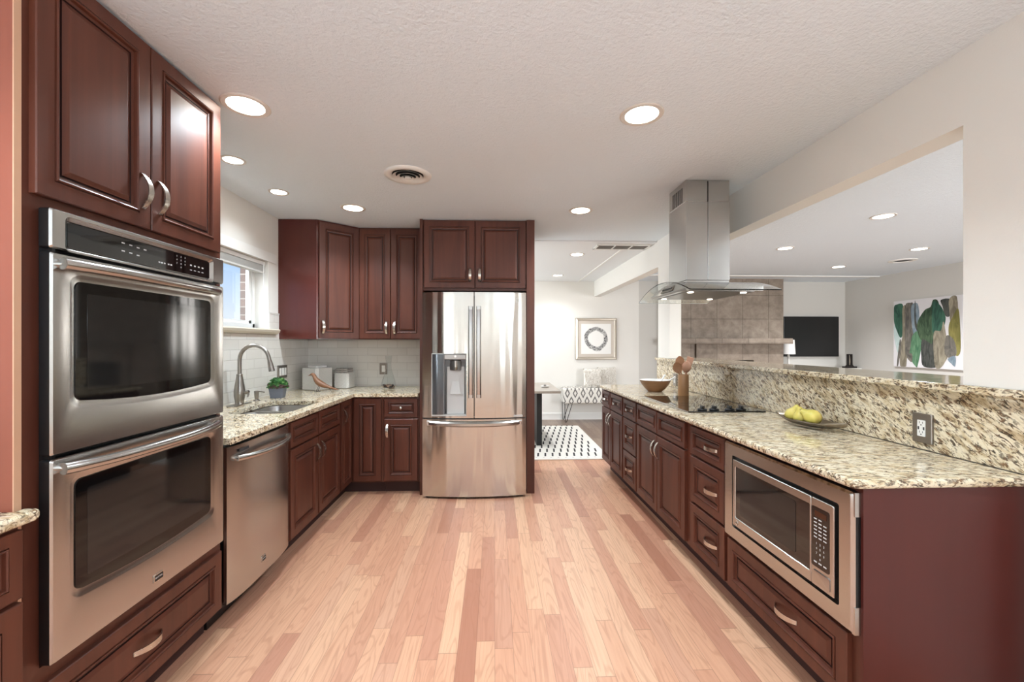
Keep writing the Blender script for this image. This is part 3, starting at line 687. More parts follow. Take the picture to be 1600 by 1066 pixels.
unit('base_cabinet', 'cherry three-drawer peninsula cabinet with curved pulls beside the microwave', 2.546, 2.143,
    [('drawer', 2.525, 2.155, .700, .866, ('h', 2.285, .785)), ('drawer', 2.525, 2.155, .415, .686, ('h', 2.285, .548)), ('drawer', 2.525, 2.155, .125, .400, ('h', 2.285, .262))])
mc = unit('microwave_cabinet', 'cherry end cabinet of the peninsula holding the microwave above one wide drawer', 2.142, 1.366,
    [('drawer', 2.125, 1.400, .125, .372, ('h', 1.70, .248))], body=False)
wm = 2.142 - 1.366
mb = MB(); mb.box(0, wm, 0, D, .11, .388); mb.box(0, .05, 0, D, .388, .884); mb.box(wm - .02, wm, 0, D, .388, .884); mb.box(.05, wm - .02, 0, D, .868, .884); mb.box(.05, wm - .02, D - .03, D, .388, .868)
mb.build('body', CHERRY, mc)
MB().box(wm, wm + .012, -.002, D + .01, 0, .884).build('end_panel', CHERRY_END, mc)

# --- microwave with trim kit; local x = 2.142 - y
mw = thing('microwave', 'stainless microwave with built-in trim frame and black window below the counter', 'microwave', pen(Lx(2.142)), PR)
MB().box(.08, wm - .05, .005, .42, .42, .85).build('case', BLACK, mw)
y_t = -.030
mb = MB()
tx0, tx1, tz0, tz1 = .004, wm + .002, .388, .866
L_ = [rr(tx0, tx1, tz0, tz1, .006, -.002), rr(tx0, tx1, tz0, tz1, .006, y_t + .01), rr(tx0 + .010, tx1 - .010, tz0 + .008, tz1 - .008, .006, y_t), rr(.078, .722, .452, .808, .010, y_t), rr(.080, .720, .454, .806, .008, y_t + .022)]
mb.loops(L_, [1, 0, 0, 0], False, False)
for a, b in ((tz0, .480), (.785, tz1)): mb.box(tx1 - .012, tx1 + .0012, y_t + .006, -.001, a, b)
mb.build('trim_kit', [steel('trim_steel', (190, 187, 183), .22, (2, 2, 240)), BLACK], mw, smooth=True, angle=30)
MB().box(.081, .719, -.010, -.004, .455, .805).build('trim_gap', BLACK, mw)
y_m = -.036
md = MB().loops([rr(.092, .600, .468, .792, .004, -.006), rr(.092, .600, .468, .792, .004, y_m + .003), rr(.094, .598, .470, .790, .004, y_m),
                 rr(.112, .598 - .002, .508, .762, .006, y_m), rr(.114, .594, .510, .760, .006, y_m + .003)], [0, 0, 0, 0, 1], True, True)
md = md.build('door', [STEEL, BLACKG], mw, smooth=True, angle=30)
MB().loops([rr(.150, .520, .535, .742, .012, y_m + .0032), rr(.150, .520, .535, .742, .012, y_m + .0020)], 0, True, True).build('window', OVENI, md)
bd = MB().lathe([(.013, 0), (.013, .003), (.0105, .003), (.0105, .0022)], (0, 0, 0), 20).build('badge', NICKEL, md, loc=(.124, y_m + .001, .489), rot=(PI / 2, 0, 0), smooth=True, angle=30)
text_mesh('badge_lettering', [('GE', 0, 0, 0, .009)], INK, bd, 0, None).rotation_euler = (-PI / 2, 0, 0)
bd.children[0].location = (0, 0, .0026)
cp = MB().loops([rr(.603, .706, .468, .792, .004, -.006), rr(.603, .706, .468, .792, .004, y_m + .003), rr(.605, .704, .470, .790, .004, y_m)], 0, True, True).build('control_panel', STEEL, mw, smooth=True, angle=30)
MB().loops([rr(.606, .688, .540, .762, .008, y_m + .001), rr(.606, .688, .540, .762, .008, y_m - .0012)], 0, True, True).build('keypad', BLACKG, cp)
MB().box(.622, .676, y_m - .0018, y_m - .001, .728, .748).build('display', plain('amber_display', (70, 36, 20), .15), cp)
MB().loops([rr(.614, .690, .480, .527, .005, y_m + .001), rr(.614, .690, .480, .527, .005, y_m - .003), rr(.616, .688, .482, .525, .005, y_m - .0036)], 0, True, True).build('door_button', STEEL, cp, smooth=True, angle=30)
rows = []; yk = y_m - .0013
for i, row in enumerate(('123', '456', '789')):
    for j, ch in enumerate(row): rows.append((ch, .630 + j * .017, yk, .628 - i * .018, .011))
rows.append(('0', .647, yk, .574, .011))
text_mesh('keypad_digits', rows, MARK, cp, 0, None)
mb = MB()
for i in range(6):
    for j in range(3):
        if (i, j) in ((0, 2),): continue
        mb.box(.618 + j * .022, .632 + j * .022, yk - .0004, yk, .716 - i * .0135, .720 - i * .0135)
for j in range(3): mb.box(.618 + j * .022, .632 + j * .022, yk - .0004, yk, .556, .561)
mb.build('keypad_print', MARK, cp, recalc=False)

# --- peninsula counter, granite splash, bar top
mb = MB()
pts = [(1.8205, 1.340), (1.206, 1.340), (1.186, 1.352), (1.181, 1.37)]
far = 4.553
def xe(y): return 1.181 - SK * (y - 1.36)
r_ = .07
pts += [(xe(far - r_), far - r_)] + [(xe(far) + r_ - r_ * math.cos(a), far - r_ + r_ * math.sin(a)) for a in (R(30), R(60), R(90))] + [(1.8205, far)]
mb.prism(pts[::-1], .885, .916)
tag(mb.build('granite_counter', GR_TOP, bevel=.011, seg=3), 'long speckled granite peninsula counter carrying the cooktop and the pear tray', 'counter')
tag(MB().box(1.821, 1.844, 1.281, 4.66, .9165, 1.178).build('granite_splash', GR_SPLASH, bevel=.002), 'tall speckled granite upstand between the peninsula counter and the bar ledge', 'backsplash')
mb = MB(); mb.prism([(1.772, 1.25), (1.784, 1.25), (1.784, 1.535), (2.27, 1.535), (2.20, 4.665), (1.772, 4.60)], 1.1795, 1.2095)
tag(mb.build('granite_bar_top', granite('granite_bar', (0, 0, R(80)), (.5, 1, 1)), bevel=.008, seg=3), 'raised granite bar ledge running through the opening to the living room', 'counter')

# --- cooktop
ck = thing('cooktop', 'black glass electric cooktop with four knobs set in the peninsula counter', 'cooktop', (1.512, 3.085, .9165))
MB().box(-.255, .262, -.40, .40, 0, .008).build('glass_top', BLACKG, ck, bevel=.003)
MB().box(-.270, -.2555, -.40, .40, 0, .009).build('edge_trim', STEEL, ck, bevel=.002)
RINGM = plain('burner_print', (52, 52, 54), .25)
for x, y, r in ((-.12, .2, .075), (.13, .22, .095), (-.12, -.1, .095), (.13, -.1, .075)):
    mb = MB()
    for q in (r, r * .62): mb.loops([[(x + a * math.cos(2 * PI * i / 40), y + a * math.sin(2 * PI * i / 40), .0083) for i in range(40)] for a in (q, q - .003)], 0, False, False)
    mb.build('burner_ring', RINGM, ck)
for x in (-.14, -.06, .045, .122):
    o = MB().lathe([(.030, 0), (.031, .006), (.027, .011), (.020, .013)], (x, -.352, .008), 20).build('knob', BLACK, ck, smooth=True)
    MB().box(x - .008, x + .008, -.352 - .021, -.352 + .021, .0205, .038).build('grip', BLACK, o, bevel=.005)

# --- range hood
hd = thing('range_hood', 'stainless island range hood with curved glass canopy hanging from the ceiling', 'range hood', (1.461, 2.97, 0))
def chim(x0, x1, y0, y1, z0, z1, t=.0015):
    mb = MB(); mb.box(x0, -.0012, y0, y1, z0, z1); mb.box(.0012, x1, y0, y1, z0, z1); return mb
chim(-.154, .154, -.140, .140, 1.80, 2.34).build('chimney', STEEL_V, hd, bevel=.003)
chim(-.152, .152, -.138, .138, 2.34, C - .001).build('chimney_upper', STEEL_V, hd, bevel=.003)
mb = MB()
for i in range(6): mb.box(-.1526, -.1505, -.082 + i * .029, -.064 + i * .029, 2.348, 2.452)
mb.build('vent_grille', GREY_D, hd)
MB().box(-.0035, .0035, -.1392, -.137, 2.34, C - .012).build('chimney_seam', BLACK, hd)
def gz(y): return 1.790 - .098 * (y / .46) ** 2 if abs(y) < .46 else 1.692
# glass canopy arc
n = 24; ls = []
for i in range(n + 1):
    y = -.455 + .91 * i / n; z = gz(y); ls.append([(-.275, y, z), (.300, y, z), (.300, y, z + .006), (-.275, y, z + .006)])
MB().loops(ls, 0, True, True).build('glass_canopy', HOODG, hd, smooth=True, angle=50)
# steel body under the glass: top follows the arc
n = 16; ls = []
for i in range(n + 1):
    y = -.30 + .60 * i / n; zt = gz(y) - .001; zb = 1.712
    ls.append([(-.205, y, zt), (-.235, y, min(zt, zb + .012)), (-.225, y, zb), (.285, y, zb), (.285, y, zt)])
bdy = MB().loops(ls, 0, True, True).build('hood_body', STEEL, hd, smooth=True, angle=30)
MB().loops([rr(-.19, .25, -.27, .27, .01, 1.7125, axis='xy'), rr(-.19, .25, -.27, .27, .01, 1.708, axis='xy')], 0, True, True).build('filter', plain('filter_grey', (120, 116, 112), .3, .9), hd)
for x in (-.16, .2):
    for y in (-.22, .22): MB().lathe([(.020, 0), (.020, .004), (.016, .005)], (x, y, 1.7035), 18).build('hood_lamp', [LENS_S], hd, smooth=True)
cpn = MB().loops([[(-.2365, y, 1.735), (-.2120, y, 1.772), (-.2095, y, 1.770), (-.2340, y, 1.733)] for y in (-.1, .1)], 0, True, True).build('control_panel', PLATE, hd)
mb = MB()
for y in (-.07, -.035, 0, .035, .07): mb.box(-.230, -.220, y - .008, y + .008, 1.748, 1.757)
mb.build('button', BLACK, cpn)
MB().box(-.150, .150, -.137, .137, 1.786, 1.8).build('collar', STEEL, hd, bevel=.002)

# ------------------------------------------------------------------ ceiling fixtures
TRIML = plain('lamp_trim', (214, 206, 198), .4)
def downlight(x, y, r, label, group, z=C, power=None, baffle=True):
    t = thing('recessed_light', label, 'ceiling light', (x, y, z), 0, group)
    MB().lathe([(r * .74, .02), (r * .76, -.004), (r * .95, -.006), (r, -.002), (r, 0.0005)], (0, 0, 0), 36, cap0=False, cap1=False).build('trim_ring', TRIML, t, smooth=True, recalc=False)
    MB().lathe([(r * .745, -.003), (r * .5, -.0045), (r * .1, -.005)], (0, 0, 0), 36, cap0=False).build('lens', LENS, t, smooth=True, recalc=False)
    p = power or LAMP
    if group == G3_: p *= 2.2
    if group == G2_: p *= .75
    l = bpy.data.lights.new('recessed_lamp', 'SPOT'); l.energy = p * 4.5; l.color = (.83, .93, 1.0) if group == G1 else (.95, .97, 1.0); l.spot_size = R(138); l.spot_blend = .8; l.shadow_soft_size = r * .6
    lo = bpy.data.objects.new('recessed_lamp', l); COL.objects.link(lo); lo.parent = t; lo.location = (0, 0, -.03)
    return t
G3_ = 'recessed lights of the living room ceiling'
G2_ = 'recessed lights of the dining ceiling'
G1 = 'recessed lights of the kitchen ceiling'
downlight(-1.173, 2.036, .105, 'large recessed ceiling light nearest the tall oven cabinet', G1)
downlight(-1.60, 2.644, .070, 'small recessed ceiling light over the window, nearer the oven cabinet', G1, power=1.8)
downlight(-1.60, 3.191, .070, 'small recessed ceiling light over the window, nearer the corner wall cabinet', G1, power=1.8)
downlight(-1.173, 3.544, .100, 'large recessed ceiling light in front of the corner wall cabinet', G1)
downlight(.720, 2.037, .105, 'large recessed ceiling light nearest the camera side of the range hood', G1)
downlight(.725, 3.533, .100, 'large recessed ceiling light between the refrigerator and the range hood', G1)
G2 = 'recessed lights of the dining ceiling'
downlight(1.028, 5.226, .095, 'recessed dining ceiling light nearer the return air grille', G2, C - .013)
downlight(1.030, 6.851, .095, 'recessed dining ceiling light nearer the wall with the ring picture', G2, C - .013)
G3 = 'recessed lights of the living room ceiling'
downlight(3.43, 3.584, .095, 'living room ceiling light closest to the header beam and the bar opening', G3)
downlight(3.43, 4.843, .095, 'living room ceiling light just right of the range hood chimney', G3)
downlight(5.05, 4.810, .095, 'living room ceiling light beside the small ceiling vent', G3)
downlight(5.05, 5.991, .095, 'living room ceiling light farthest back, above the television', G3)
# two more cans behind the camera keep the same grid
for x in (-1.173, .72):
    downlight(x, .53, .105, 'large recessed ceiling light over the aisle behind the photographer', G1)
cv = thing('ceiling_vent', 'round white louvred air vent in the kitchen ceiling', 'vent', (-.578, 2.83, C))
MB().lathe([(.155, 0), (.152, -.008), (.118, -.014), (.105, -.004), (.1, .0)], (0, 0, 0), 40, cap0=False, cap1=False).build('flange', TRIMW, cv, smooth=True, recalc=False, angle=60)
MB().lathe([(.108, -.001), (.02, -.0008)], (0, 0, 0), 40).build('duct', plain('duct_dark', (26, 26, 26), .8), cv)
for k, (ra, rb) in enumerate(((.098, .082), (.072, .056), (.046, .030))):
    MB().lathe([(ra, -.012 - k * .006), (rb, -.004 - k * .006), (rb - .003, -.005 - k * .006), (ra - .003, -.014 - k * .006)], (0, 0, 0), 36, cap0=False, cap1=False).build('louvre_ring', TRIMW, cv, smooth=True, angle=60)
MB().lathe([(.02, -.012), (.022, -.026), (.01, -.03)], (0, 0, 0), 24).build('hub', TRIMW, cv, smooth=True)
lv = thing('ceiling_vent', 'small dark ceiling vent in the living room above the green painting', 'vent', (5.53, 5.49, C))
MB().lathe([(.155, .0), (.15, -.01), (.105, -.012), (.1, -.003)], (0, 0, 0), 32, cap0=False, cap1=False).build('flange', TRIMW, lv, smooth=True, recalc=False)
MB().lathe([(.108, -.0012), (.02, -.001)], (0, 0, 0), 32).build('duct', plain('vent_dark', (60, 58, 56), .8), lv)
rg = thing('return_air_grille', 'wide white return air grille with three dark louvred panels in the dining ceiling', 'vent', (1.462, 4.79, C - .013))
mb = MB(); gx = [-.31, -.285, -.105, -.09, .09, .105, .285, .31]
for a, b in ((0, 1), (2, 3), (4, 5), (6, 7)): mb.box(gx[a], gx[b], -.12, .12, -.010, 0)
mb.box(-.31, .31, -.135, -.09, -.010, 0); mb.box(-.31, .31, .09, .135, -.010, 0)
mb.build('frame', TRIMW, rg)
MB().box(-.3, .3, -.11, .11, -.002, -.0005).build('duct', plain('grille_dark', (92, 86, 82), .7), rg)
mb = MB()
for i in range(9): mb.box(-.29, .29, -.085 + i * .02, -.081 + i * .02, -.008, -.002)
mb.build('louvre', plain('grille_louvre', (150, 145, 140), .6), rg)

# ------------------------------------------------------------------ things on the left counter
ZC = .9165
fa = thing('kitchen_faucet', 'brushed nickel gooseneck pull-down faucet behind the sink', 'faucet', (-1.868, 3.165, ZC))
MB().loops([rr(-.03, .03, -.125, .125, .028, 0, axis='xy'), rr(-.03, .03, -.125, .125, .028, .005, axis='xy'), rr(-.026, .026, -.12, .12, .026, .007, axis='xy')], 0, True, True).build('base_plate', FAUCET, fa, smooth=True, angle=40)
MB().lathe([(.030, .006), (.028, .012), (.030, .03), (.036, .065), (.037, .10), (.032, .14), (.024, .185), (.020, .215), (.021, .222), (.017, .226)], (0, 0, 0), 24).build('body', FAUCET, fa, smooth=True)
pts = [(0, 0, .22), (0, 0, .33)]
for i in range(1, 13):
    a = PI * i / 13; pts.append((.105 * (1 - math.cos(a)), 0, .33 + .105 * math.sin(a)))
pts.append((.216, 0, .315))
MB().tube(pts, .0135, 14).build('spout', FAUCET, fa, smooth=True)
MB().tube([(.2145, 0, .322), (.221, 0, .295), (.232, 0, .245)], [.0145, .018, .0215], 16).build('spray_head', FAUCET, fa, smooth=True, angle=60)
MB().tube([(.024, 0, .085), (.05, 0, .09), (.068, 0, .098)], [.012, .014, .010], 12).tube([(.058, 0, .095), (.066, -.005, .075), (.07, -.02, .06)], [.009, .007, .005], 10).build('lever', FAUCET, fa, smooth=True)
so = thing('soap_dispenser', 'brushed nickel soap dispenser between faucet and potted plant', 'dispenser', (-1.868, 3.385, ZC))
MB().lathe([(.024, 0), (.022, .006), (.013, .012), (.015, .03), (.017, .062), (.018, .075), (.012, .078)], (0, 0, 0), 18).build('pump', FAUCET, so, smooth=True)
MB().tube([(0, 0, .071), (.03, 0, .072), (.062, 0, .066)], .005, 10).build('nozzle', FAUCET, so, smooth=True)
# potted plant
pl = thing('potted_plant', 'small green plant in a grey square pot beside the sink', 'plant', (-1.80, 3.575, ZC), R(10))
MB().loops([rr(-.046, .046, -.046, .046, .008, 0, axis='xy'), rr(-.056, .056, -.056, .056, .009, .08, axis='xy'), rr(-.049, .049, -.049, .049, .008, .08, axis='xy'), rr(-.048, .048, -.048, .048, .008, .066, axis='xy')], 0, True, True).build('pot', plain('grey_pot', (112, 118, 132), .7), pl)
def leaves(n, rad, zc, cols, seed):
    rnd = random.Random(seed); mb = MB()
    for _ in range(n):
        th = rnd.uniform(0, 2 * PI); ph = math.acos(rnd.uniform(-.1, 1)); rr_ = rad * rnd.uniform(.55, 1)
        d = Vector((math.sin(ph) * math.cos(th), math.sin(ph) * math.sin(th), math.cos(ph) * 1.0)); c = Vector((0, 0, zc)) + d * rr_
        u = d.cross(Vector((0, 0, 1))); u = u.normalized() if u.length > .01 else Vector((1, 0, 0)); v = d.cross(u)
        u = (u * rnd.uniform(.6, 1) + d * rnd.uniform(-.4, .4)).normalized(); ln = rnd.uniform(.010, .020); wv = ln * .42
        side = v.cross(u) * 0 + v
        m_ = cols[0] if rnd.random() < .75 else cols[1]
        if d.z < .30 and rnd.random() < .6: m_ = cols[2]
        mb.add([c - u * ln, c + side * wv + d * .004, c + u * ln, c - side * wv + d * .004], [(0, 1, 2), (0, 2, 3)], m_)
    return mb
leaves(760, .080, .088, (0, 1, 2), 3).build('foliage', [plain('leaf_green', (46, 104, 42), .6), plain('leaf_light', (104, 148, 76), .6), plain('leaf_purple', (84, 58, 58), .6)], pl, recalc=False)
leaves(160, .055, .085, (0, 0, 0), 5).build('inner_foliage', plain('leaf_dark', (30, 66, 30), .7), pl, recalc=False)
# bird
BIRDM = wood('bird_wood', (122, 82, 58), (158, 112, 80), rough=.45, coat=.1)
bi = thing('bird_figurine', 'carved brown wooden bird figurine on thin wire legs before the large canister', 'figurine', (-1.60, 3.985, ZC), R(-6))
path = [(-.112, .158, .012), (-.098, .163, .019), (-.084, .155, .0205), (-.074, .135, .020), (-.062, .112, .027), (-.042, .090, .034), (-.012, .070, .034), (.025, .055, .026), (.065, .042, .015), (.11, .030, .010), (.16, .018, .006)]
MB().tube([(x, 0, z) for x, z, r in path], [r for x, z, r in path], 16, flat=.85).build('body', BIRDM, bi, smooth=True, angle=80, subsurf=1)
MB().tube([(-.108, 0, .158), (-.135, 0, .149)], [.009, .002], 10).build('beak', BIRDM, bi, smooth=True)
for s in (-1, 1): MB().tube([(-.03, s * .012, .055), (-.045, s * .016, .02), (-.05, s * .018, .002)], .0022, 6).tube([(-.072, s * .018, .002), (-.05, s * .018, .002), (-.03, s * .018, .002)], .0018, 6).build('leg', plain('dark_wire', (50, 42, 38), .5), bi)
MB().tube([(.05, 0, .04), (.075, .0, .02), (.085, 0, .002)], .002, 6).build('tail_leg', plain('dark_wire_b', (50, 42, 38), .5), bi)
# canisters
def ribbed(name, c):
    t = NT(name); v = t.coord((1, 1, 1), (0, 0, 0)); sp2 = t.n('SeparateXYZ'); t.l(v, sp2.inputs[0])
    ph = t.math('MULTIPLY', t.math('SUBTRACT', t.math('ADD', sp2.outputs[0], sp2.outputs[1]), t.math('MULTIPLY', sp2.outputs[2], 1.0)), 420.0)
    h = t.math('SINE', ph); t.set(Base_Color=t.mix(t.ramp(h, [(.25, (1, 1, 1)), (.5, (0, 0, 0))]), lin(c), lin((190, 188, 184))), Roughness=.35); t.bump(h, .4, .002); return t.m  # groove shade is also put into the colour as grey lines
CER = ribbed('ribbed_ceramic', (240, 239, 236)); CERP = plain('white_ceramic', (240, 239, 236), .3)
def canister(label, loc, rz, a, h, lid):
    t = thing('canister', label, 'canister', loc, rz, 'white ribbed canisters in the counter corner')
    c_ = a * .22
    MB().loops([rr(-a + i, a - i, -a + i, a - i, c_, z, q=1, k=2, axis='xy') for z, i in ((0, .008), (.006, 0), (h - .006, 0), (h, .006))], 0, True, True).build('jar', CER, t)
    if lid == 'white':
        MB().loops([rr(-a * .62, a * .62, -a * .62, a * .62, .02, z, axis='xy') for z in (h, h + .018)], 0, True, True).build('lid', CERP, t, bevel=.004)
    else:
        tt = NT('lid_pattern'); br2 = tt.n('TexChecker'); tt.l(tt.coord((1, 1, 1), (0, 0, R(45))), br2.inputs[0]); br2.inputs['Scale'].default_value = 110
        br2.inputs[1].default_value = lin((56, 48, 46)); br2.inputs[2].default_value = lin((200, 196, 190)); tt.set(Base_Color=br2.outputs[0], Roughness=.5)
        MB().loops([rr(-a * .80, a * .80, -a * .80, a * .80, .01, z, axis='xy') for z in (h, h + .042)], 0, True, True).build('lid', tt.m, t, bevel=.003)
canister('larger white ribbed canister with a white lid in the counter corner', (-1.735, 4.20, ZC), R(-24), .105, .215, 'white')
canister('smaller white ribbed canister with a dark patterned lid', (-1.520, 4.33, ZC), R(-8), .078, .155, 'dark')
# carafe
ca = thing('glass_carafe', 'clear glass carafe with dark stones at its base on the back counter', 'carafe', (-1.055, 4.24, ZC))
prof = [(.050, .002), (.068, .012), (.073, .035), (.062, .085), (.040, .15), (.027, .20), (.025, .25), (.034, .325)]
MB().lathe(prof, (0, 0, 0), 32, cap1=False).build('vessel', GLASS, ca, smooth=True, angle=80)
mb = MB(); rnd = random.Random(4)
for i in range(70):
    a = rnd.uniform(0, 2 * PI); q = .058 * math.sqrt(rnd.random()); s = rnd.uniform(.007, .012)
    x, y, z = q * math.cos(a), q * math.sin(a), .015 + rnd.uniform(0, .022)
    mb.lathe([(s * .2, -s * .8), (s * .85, -s * .4), (s, 0), (s * .8, s * .45), (s * .2, s * .8)], (x, y, z), 8, mat=i % 3)
o = mb.build('stones', [plain('stone_brown', (86, 62, 50), .4), plain('stone_dark', (50, 44, 42), .4), plain('stone_tan', (170, 140, 118), .4)], ca, smooth=True)
o['kind'] = 'stuff'
# switch plates and outlets
def plate(name, label, loc, rz, w_, h_, kind, n=1):
    t = thing(name, label, 'switch' if 'switch' in name else 'outlet', loc, rz)
    MB().loops([rr(-w_ / 2, w_ / 2, -h_ / 2, h_ / 2, .003, 0), rr(-w_ / 2, w_ / 2, -h_ / 2, h_ / 2, .003, -.008), rr(-w_ / 2 + .002, w_ / 2 - .002, -h_ / 2 + .002, h_ / 2 - .002, .003, -.010)], 0, True, True).build('face_plate', PLATE, t)
    for i in range(n):
        x = (i - (n - 1) / 2) * .046
        o = MB().loops([rr(x - .0165, x + .0165, -.034, .034, .002, -.009), rr(x - .0165, x + .0165, -.034, .034, .002, -.0125)], 0, True, True).build('rocker' if kind == 's' else 'socket', WHITE_P, t)
        if kind == 'o':
            mb = MB()
            for zc in (.020, -.020):
                mb.box(x - .0075, x - .0055, -.0129, -.0124, zc, zc + .009); mb.box(x + .0055, x + .0075, -.0129, -.0124, zc, zc + .008)
                mb.lathe([(.0028, 0), (.0028, .0005)], (0, 0, 0), 8); 
                for q in range(len(mb.v) - 16, len(mb.v)): vx, vy, vz = mb.v[q]; mb.v[q] = (x + vx, -.0124 - vz, zc - .006 + vy)
            for sx_ in (-1, 1): mb.box(x + sx_ * .011 - .0032, x + sx_ * .011 + .0032, -.0129, -.0124, -.0065, .0065)
            mb.build('slot', GREY_D, o)
    return t
plate('switch_plate', 'three-gang steel switch plate with white rockers on the tile near the plant', (XL + .0085, 3.925, 1.108), L90, .165, .118, 's', 3)
plate('switch_plate', 'single steel switch plate on the back tile beside the glass carafe', (-1.165, YB - .0085, 1.10), 0, .078, .118, 's', 1)
plate('outlet_plate', 'steel outlet plate on the granite upstand near the pear tray', (1.8205, 1.715, 1.008), -L90, .082, .124, 'o', 1)
plate('outlet_plate', 'steel outlet plate on the granite upstand behind the wooden bowl', (1.8205, 4.17, 1.000), -L90, .082, .124, 'o', 1)

# ------------------------------------------------------------------ things on the peninsula
BOWLW = wood('bowl_wood', (112, 80, 52), (168, 122, 84), rough=.4, scale=(3, 3, 26), coat=.2)
bw = thing('salad_bowl', 'round wooden salad bowl with white inside on the peninsula counter', 'bowl', (1.50, 3.885, ZC))
prof = [(.062, 0), (.066, .006), (.095, .032), (.122, .068), (.139, .104), (.141, .108)]
inn = [(.136, .108), (.118, .072), (.09, .038), (.05, .016), (.005, .012)]
mb = MB(); seg = 40
mb.lathe(prof, (0, 0, 0), seg, 0, cap1=False); mb.lathe([prof[-1]] + inn, (0, 0, 0), seg, 1, cap0=False); mb.build('bowl_shell', [BOWLW, CERP], bw, smooth=True, weld=True, angle=50)
for i, (dx, dy, lb) in enumerate(((.06, -.06, 'white salad server resting in the wooden bowl, handle lower'), (.03, .04, 'white salad server resting in the wooden bowl, handle higher'))):
    tag(MB().tube([(1.50 - .03, 3.885 + dy * .3, ZC + .03), (1.50 + .06, 3.885 + dy * .7, ZC + .080), (1.50 + .17 - i * .06, 3.885 + dy, ZC + .138 + i * .012)], [.016, .007, .008], 10).build('salad_server', CERP, smooth=True), lb, 'salad server', 'salad servers in the bowl')
CROCK = wood('crock_wood', (150, 108, 72), (188, 142, 100), rough=.45, coat=.15)
cr = thing('utensil_crock', 'tall wooden utensil crock standing behind the cooktop', 'utensil holder', (1.615, 3.545, ZC))
mb = MB(); mb.lathe([(.042, 0), (.044, .003), (.044, .182), (.043, .184), (.038, .184), (.036, .18), (.036, .01)], (0, 0, 0), 28); mb.build('cup', CROCK, cr, smooth=True, angle=50)
SPOON = wood('spoon_wood', (150, 104, 72), (186, 138, 102), rough=.5, coat=.05)
SPOON_L = wood('spatula_wood', (182, 132, 104), (206, 158, 130), rough=.5, coat=.05)
def utensil(name, label, base, tip, mat, kind, face):
    b, t_ = Vector(base), Vector(tip); d = (t_ - b).normalized(); L = (t_ - b).length
    o = thing(name, label, 'utensil', base, 0, 'wooden utensils in the crock')
    px_ = Vector((.91, -.41, 0)); X_ = (px_ - d * px_.dot(d)).normalized(); Y_ = d.cross(X_)
    M_ = Matrix((X_, Y_, d)).transposed(); rot = M_.to_euler(); rotf = (M_ @ Matrix.Rotation(face, 3, 'Z')).to_euler()
    if kind == 'spoon':
        MB().tube([(0, 0, 0), (0, 0, L * .5), (0, 0, L - .06)], [.006, .0055, .006], 10).build('handle', mat, o, rot=rot, smooth=True)
        mb = MB(); n = 10; ls = []
        for i in range(n + 1):
            u = i / n; z = L - .085 + .100 * u; hw_ = .039 * math.sin(PI * min(1, (u * .93 + .05))) ** .65 ; 
            dp_ = .014 * math.sin(PI * u)
            ls.append([(hw_ * math.cos(a) , (.004 + dp_) * math.sin(a) if math.sin(a) < 0 else -.35 * dp_ * math.sin(a) + .001, z) for a in [2 * PI * k / 16 for k in range(16)]])
        mb.loops(ls, 0, True, True).build('spoon_bowl', mat, o, rot=rotf, smooth=True, angle=80)
    else:
        MB().tube([(0, 0, 0), (0, 0, L * .5), (0, 0, L - .09)], [.006, .006, .007], 10).build('handle', mat, o, rot=rot, smooth=True)
        MB().loops([[(-w__, -.003, z), (w__, -.003, z), (w__, .003, z), (-w__, .003, z)] for z, w__ in ((L - .095, .009), (L - .075, .026), (L - .008, .029), (L - .004, .029))], 0, True, True).build('blade', mat, o, rot=rotf, bevel=.002)
bx, by = 1.615, 3.545
utensil('wooden_spoon', 'wooden spoon leaning toward the bowl, leftmost in the crock', (bx + .012, by + .005, ZC + .02), (bx - .065, by - .012, ZC + .275), SPOON, 'spoon', PI)
utensil('wooden_spoon', 'wooden spoon standing highest in the middle of the crock, behind the others', (bx + .004, by + .016, ZC + .02), (bx - .022, by + .022, ZC + .325), SPOON, 'spoon', PI * .95)
utensil('wooden_spoon', 'wooden spoon at the front of the crock with its long pale bowl', (bx - .010, by - .010, ZC + .02), (bx + .018, by - .030, ZC + .285), SPOON_L, 'spoon', .2)
utensil('wooden_spatula', 'pale flat wooden spatula leaning away from the bowl in the crock', (bx - .016, by + .010, ZC + .02), (bx + .075, by + .020, ZC + .335), SPOON_L, 'spatula', R(20))
# tray with pears
TRAYM = plain('pewter', (150, 138, 122), .32, .85)
tr = thing('pewter_tray', 'long leaf-shaped pewter tray holding the pears', 'tray', (1.695, 2.205, ZC), R(-77))
n = 20; ls = []
for i in range(n + 1):
    u = -1 + 2 * i / n; hw_ = max(.004, 0.078 * (1 - abs(u) ** 2.2)); x = u * .198; zb = .004 + .034 * abs(u) ** 2.4; row = []
    for k in range(9):
        v_ = -1 + 2 * k / 8; row.append((x, v_ * hw_, zb + .032 * v_ * v_ * (1 - .5 * abs(u))))
    for k in range(8, -1, -1):
        v_ = -1 + 2 * k / 8; row.append((x, v_ * hw_ * .985, zb + .005 + .032 * v_ * v_ * (1 - .5 * abs(u))))
    ls.append(row)
MB().loops(ls, 0, True, True).build('tray_shell', TRAYM, tr, smooth=True, angle=60)
t = NT('pear_skin'); v = t.coord((1, 1, 1)); nz = t.noise(v, 18, 3); c = t.ramp(nz, [(.3, lin((198, 186, 88))), (.6, lin((222, 202, 108))), (.8, lin((230, 206, 128)))])
t.set(Base_Color=c, Roughness=.38, Subsurface_Weight=.05); PEAR = t.m
pear_prof = [(.004, 0), (.022, .002), (.034, .014), (.0385, .030), (.036, .046), (.028, .060), (.020, .072), (.0165, .084), (.014, .092), (.006, .097)]
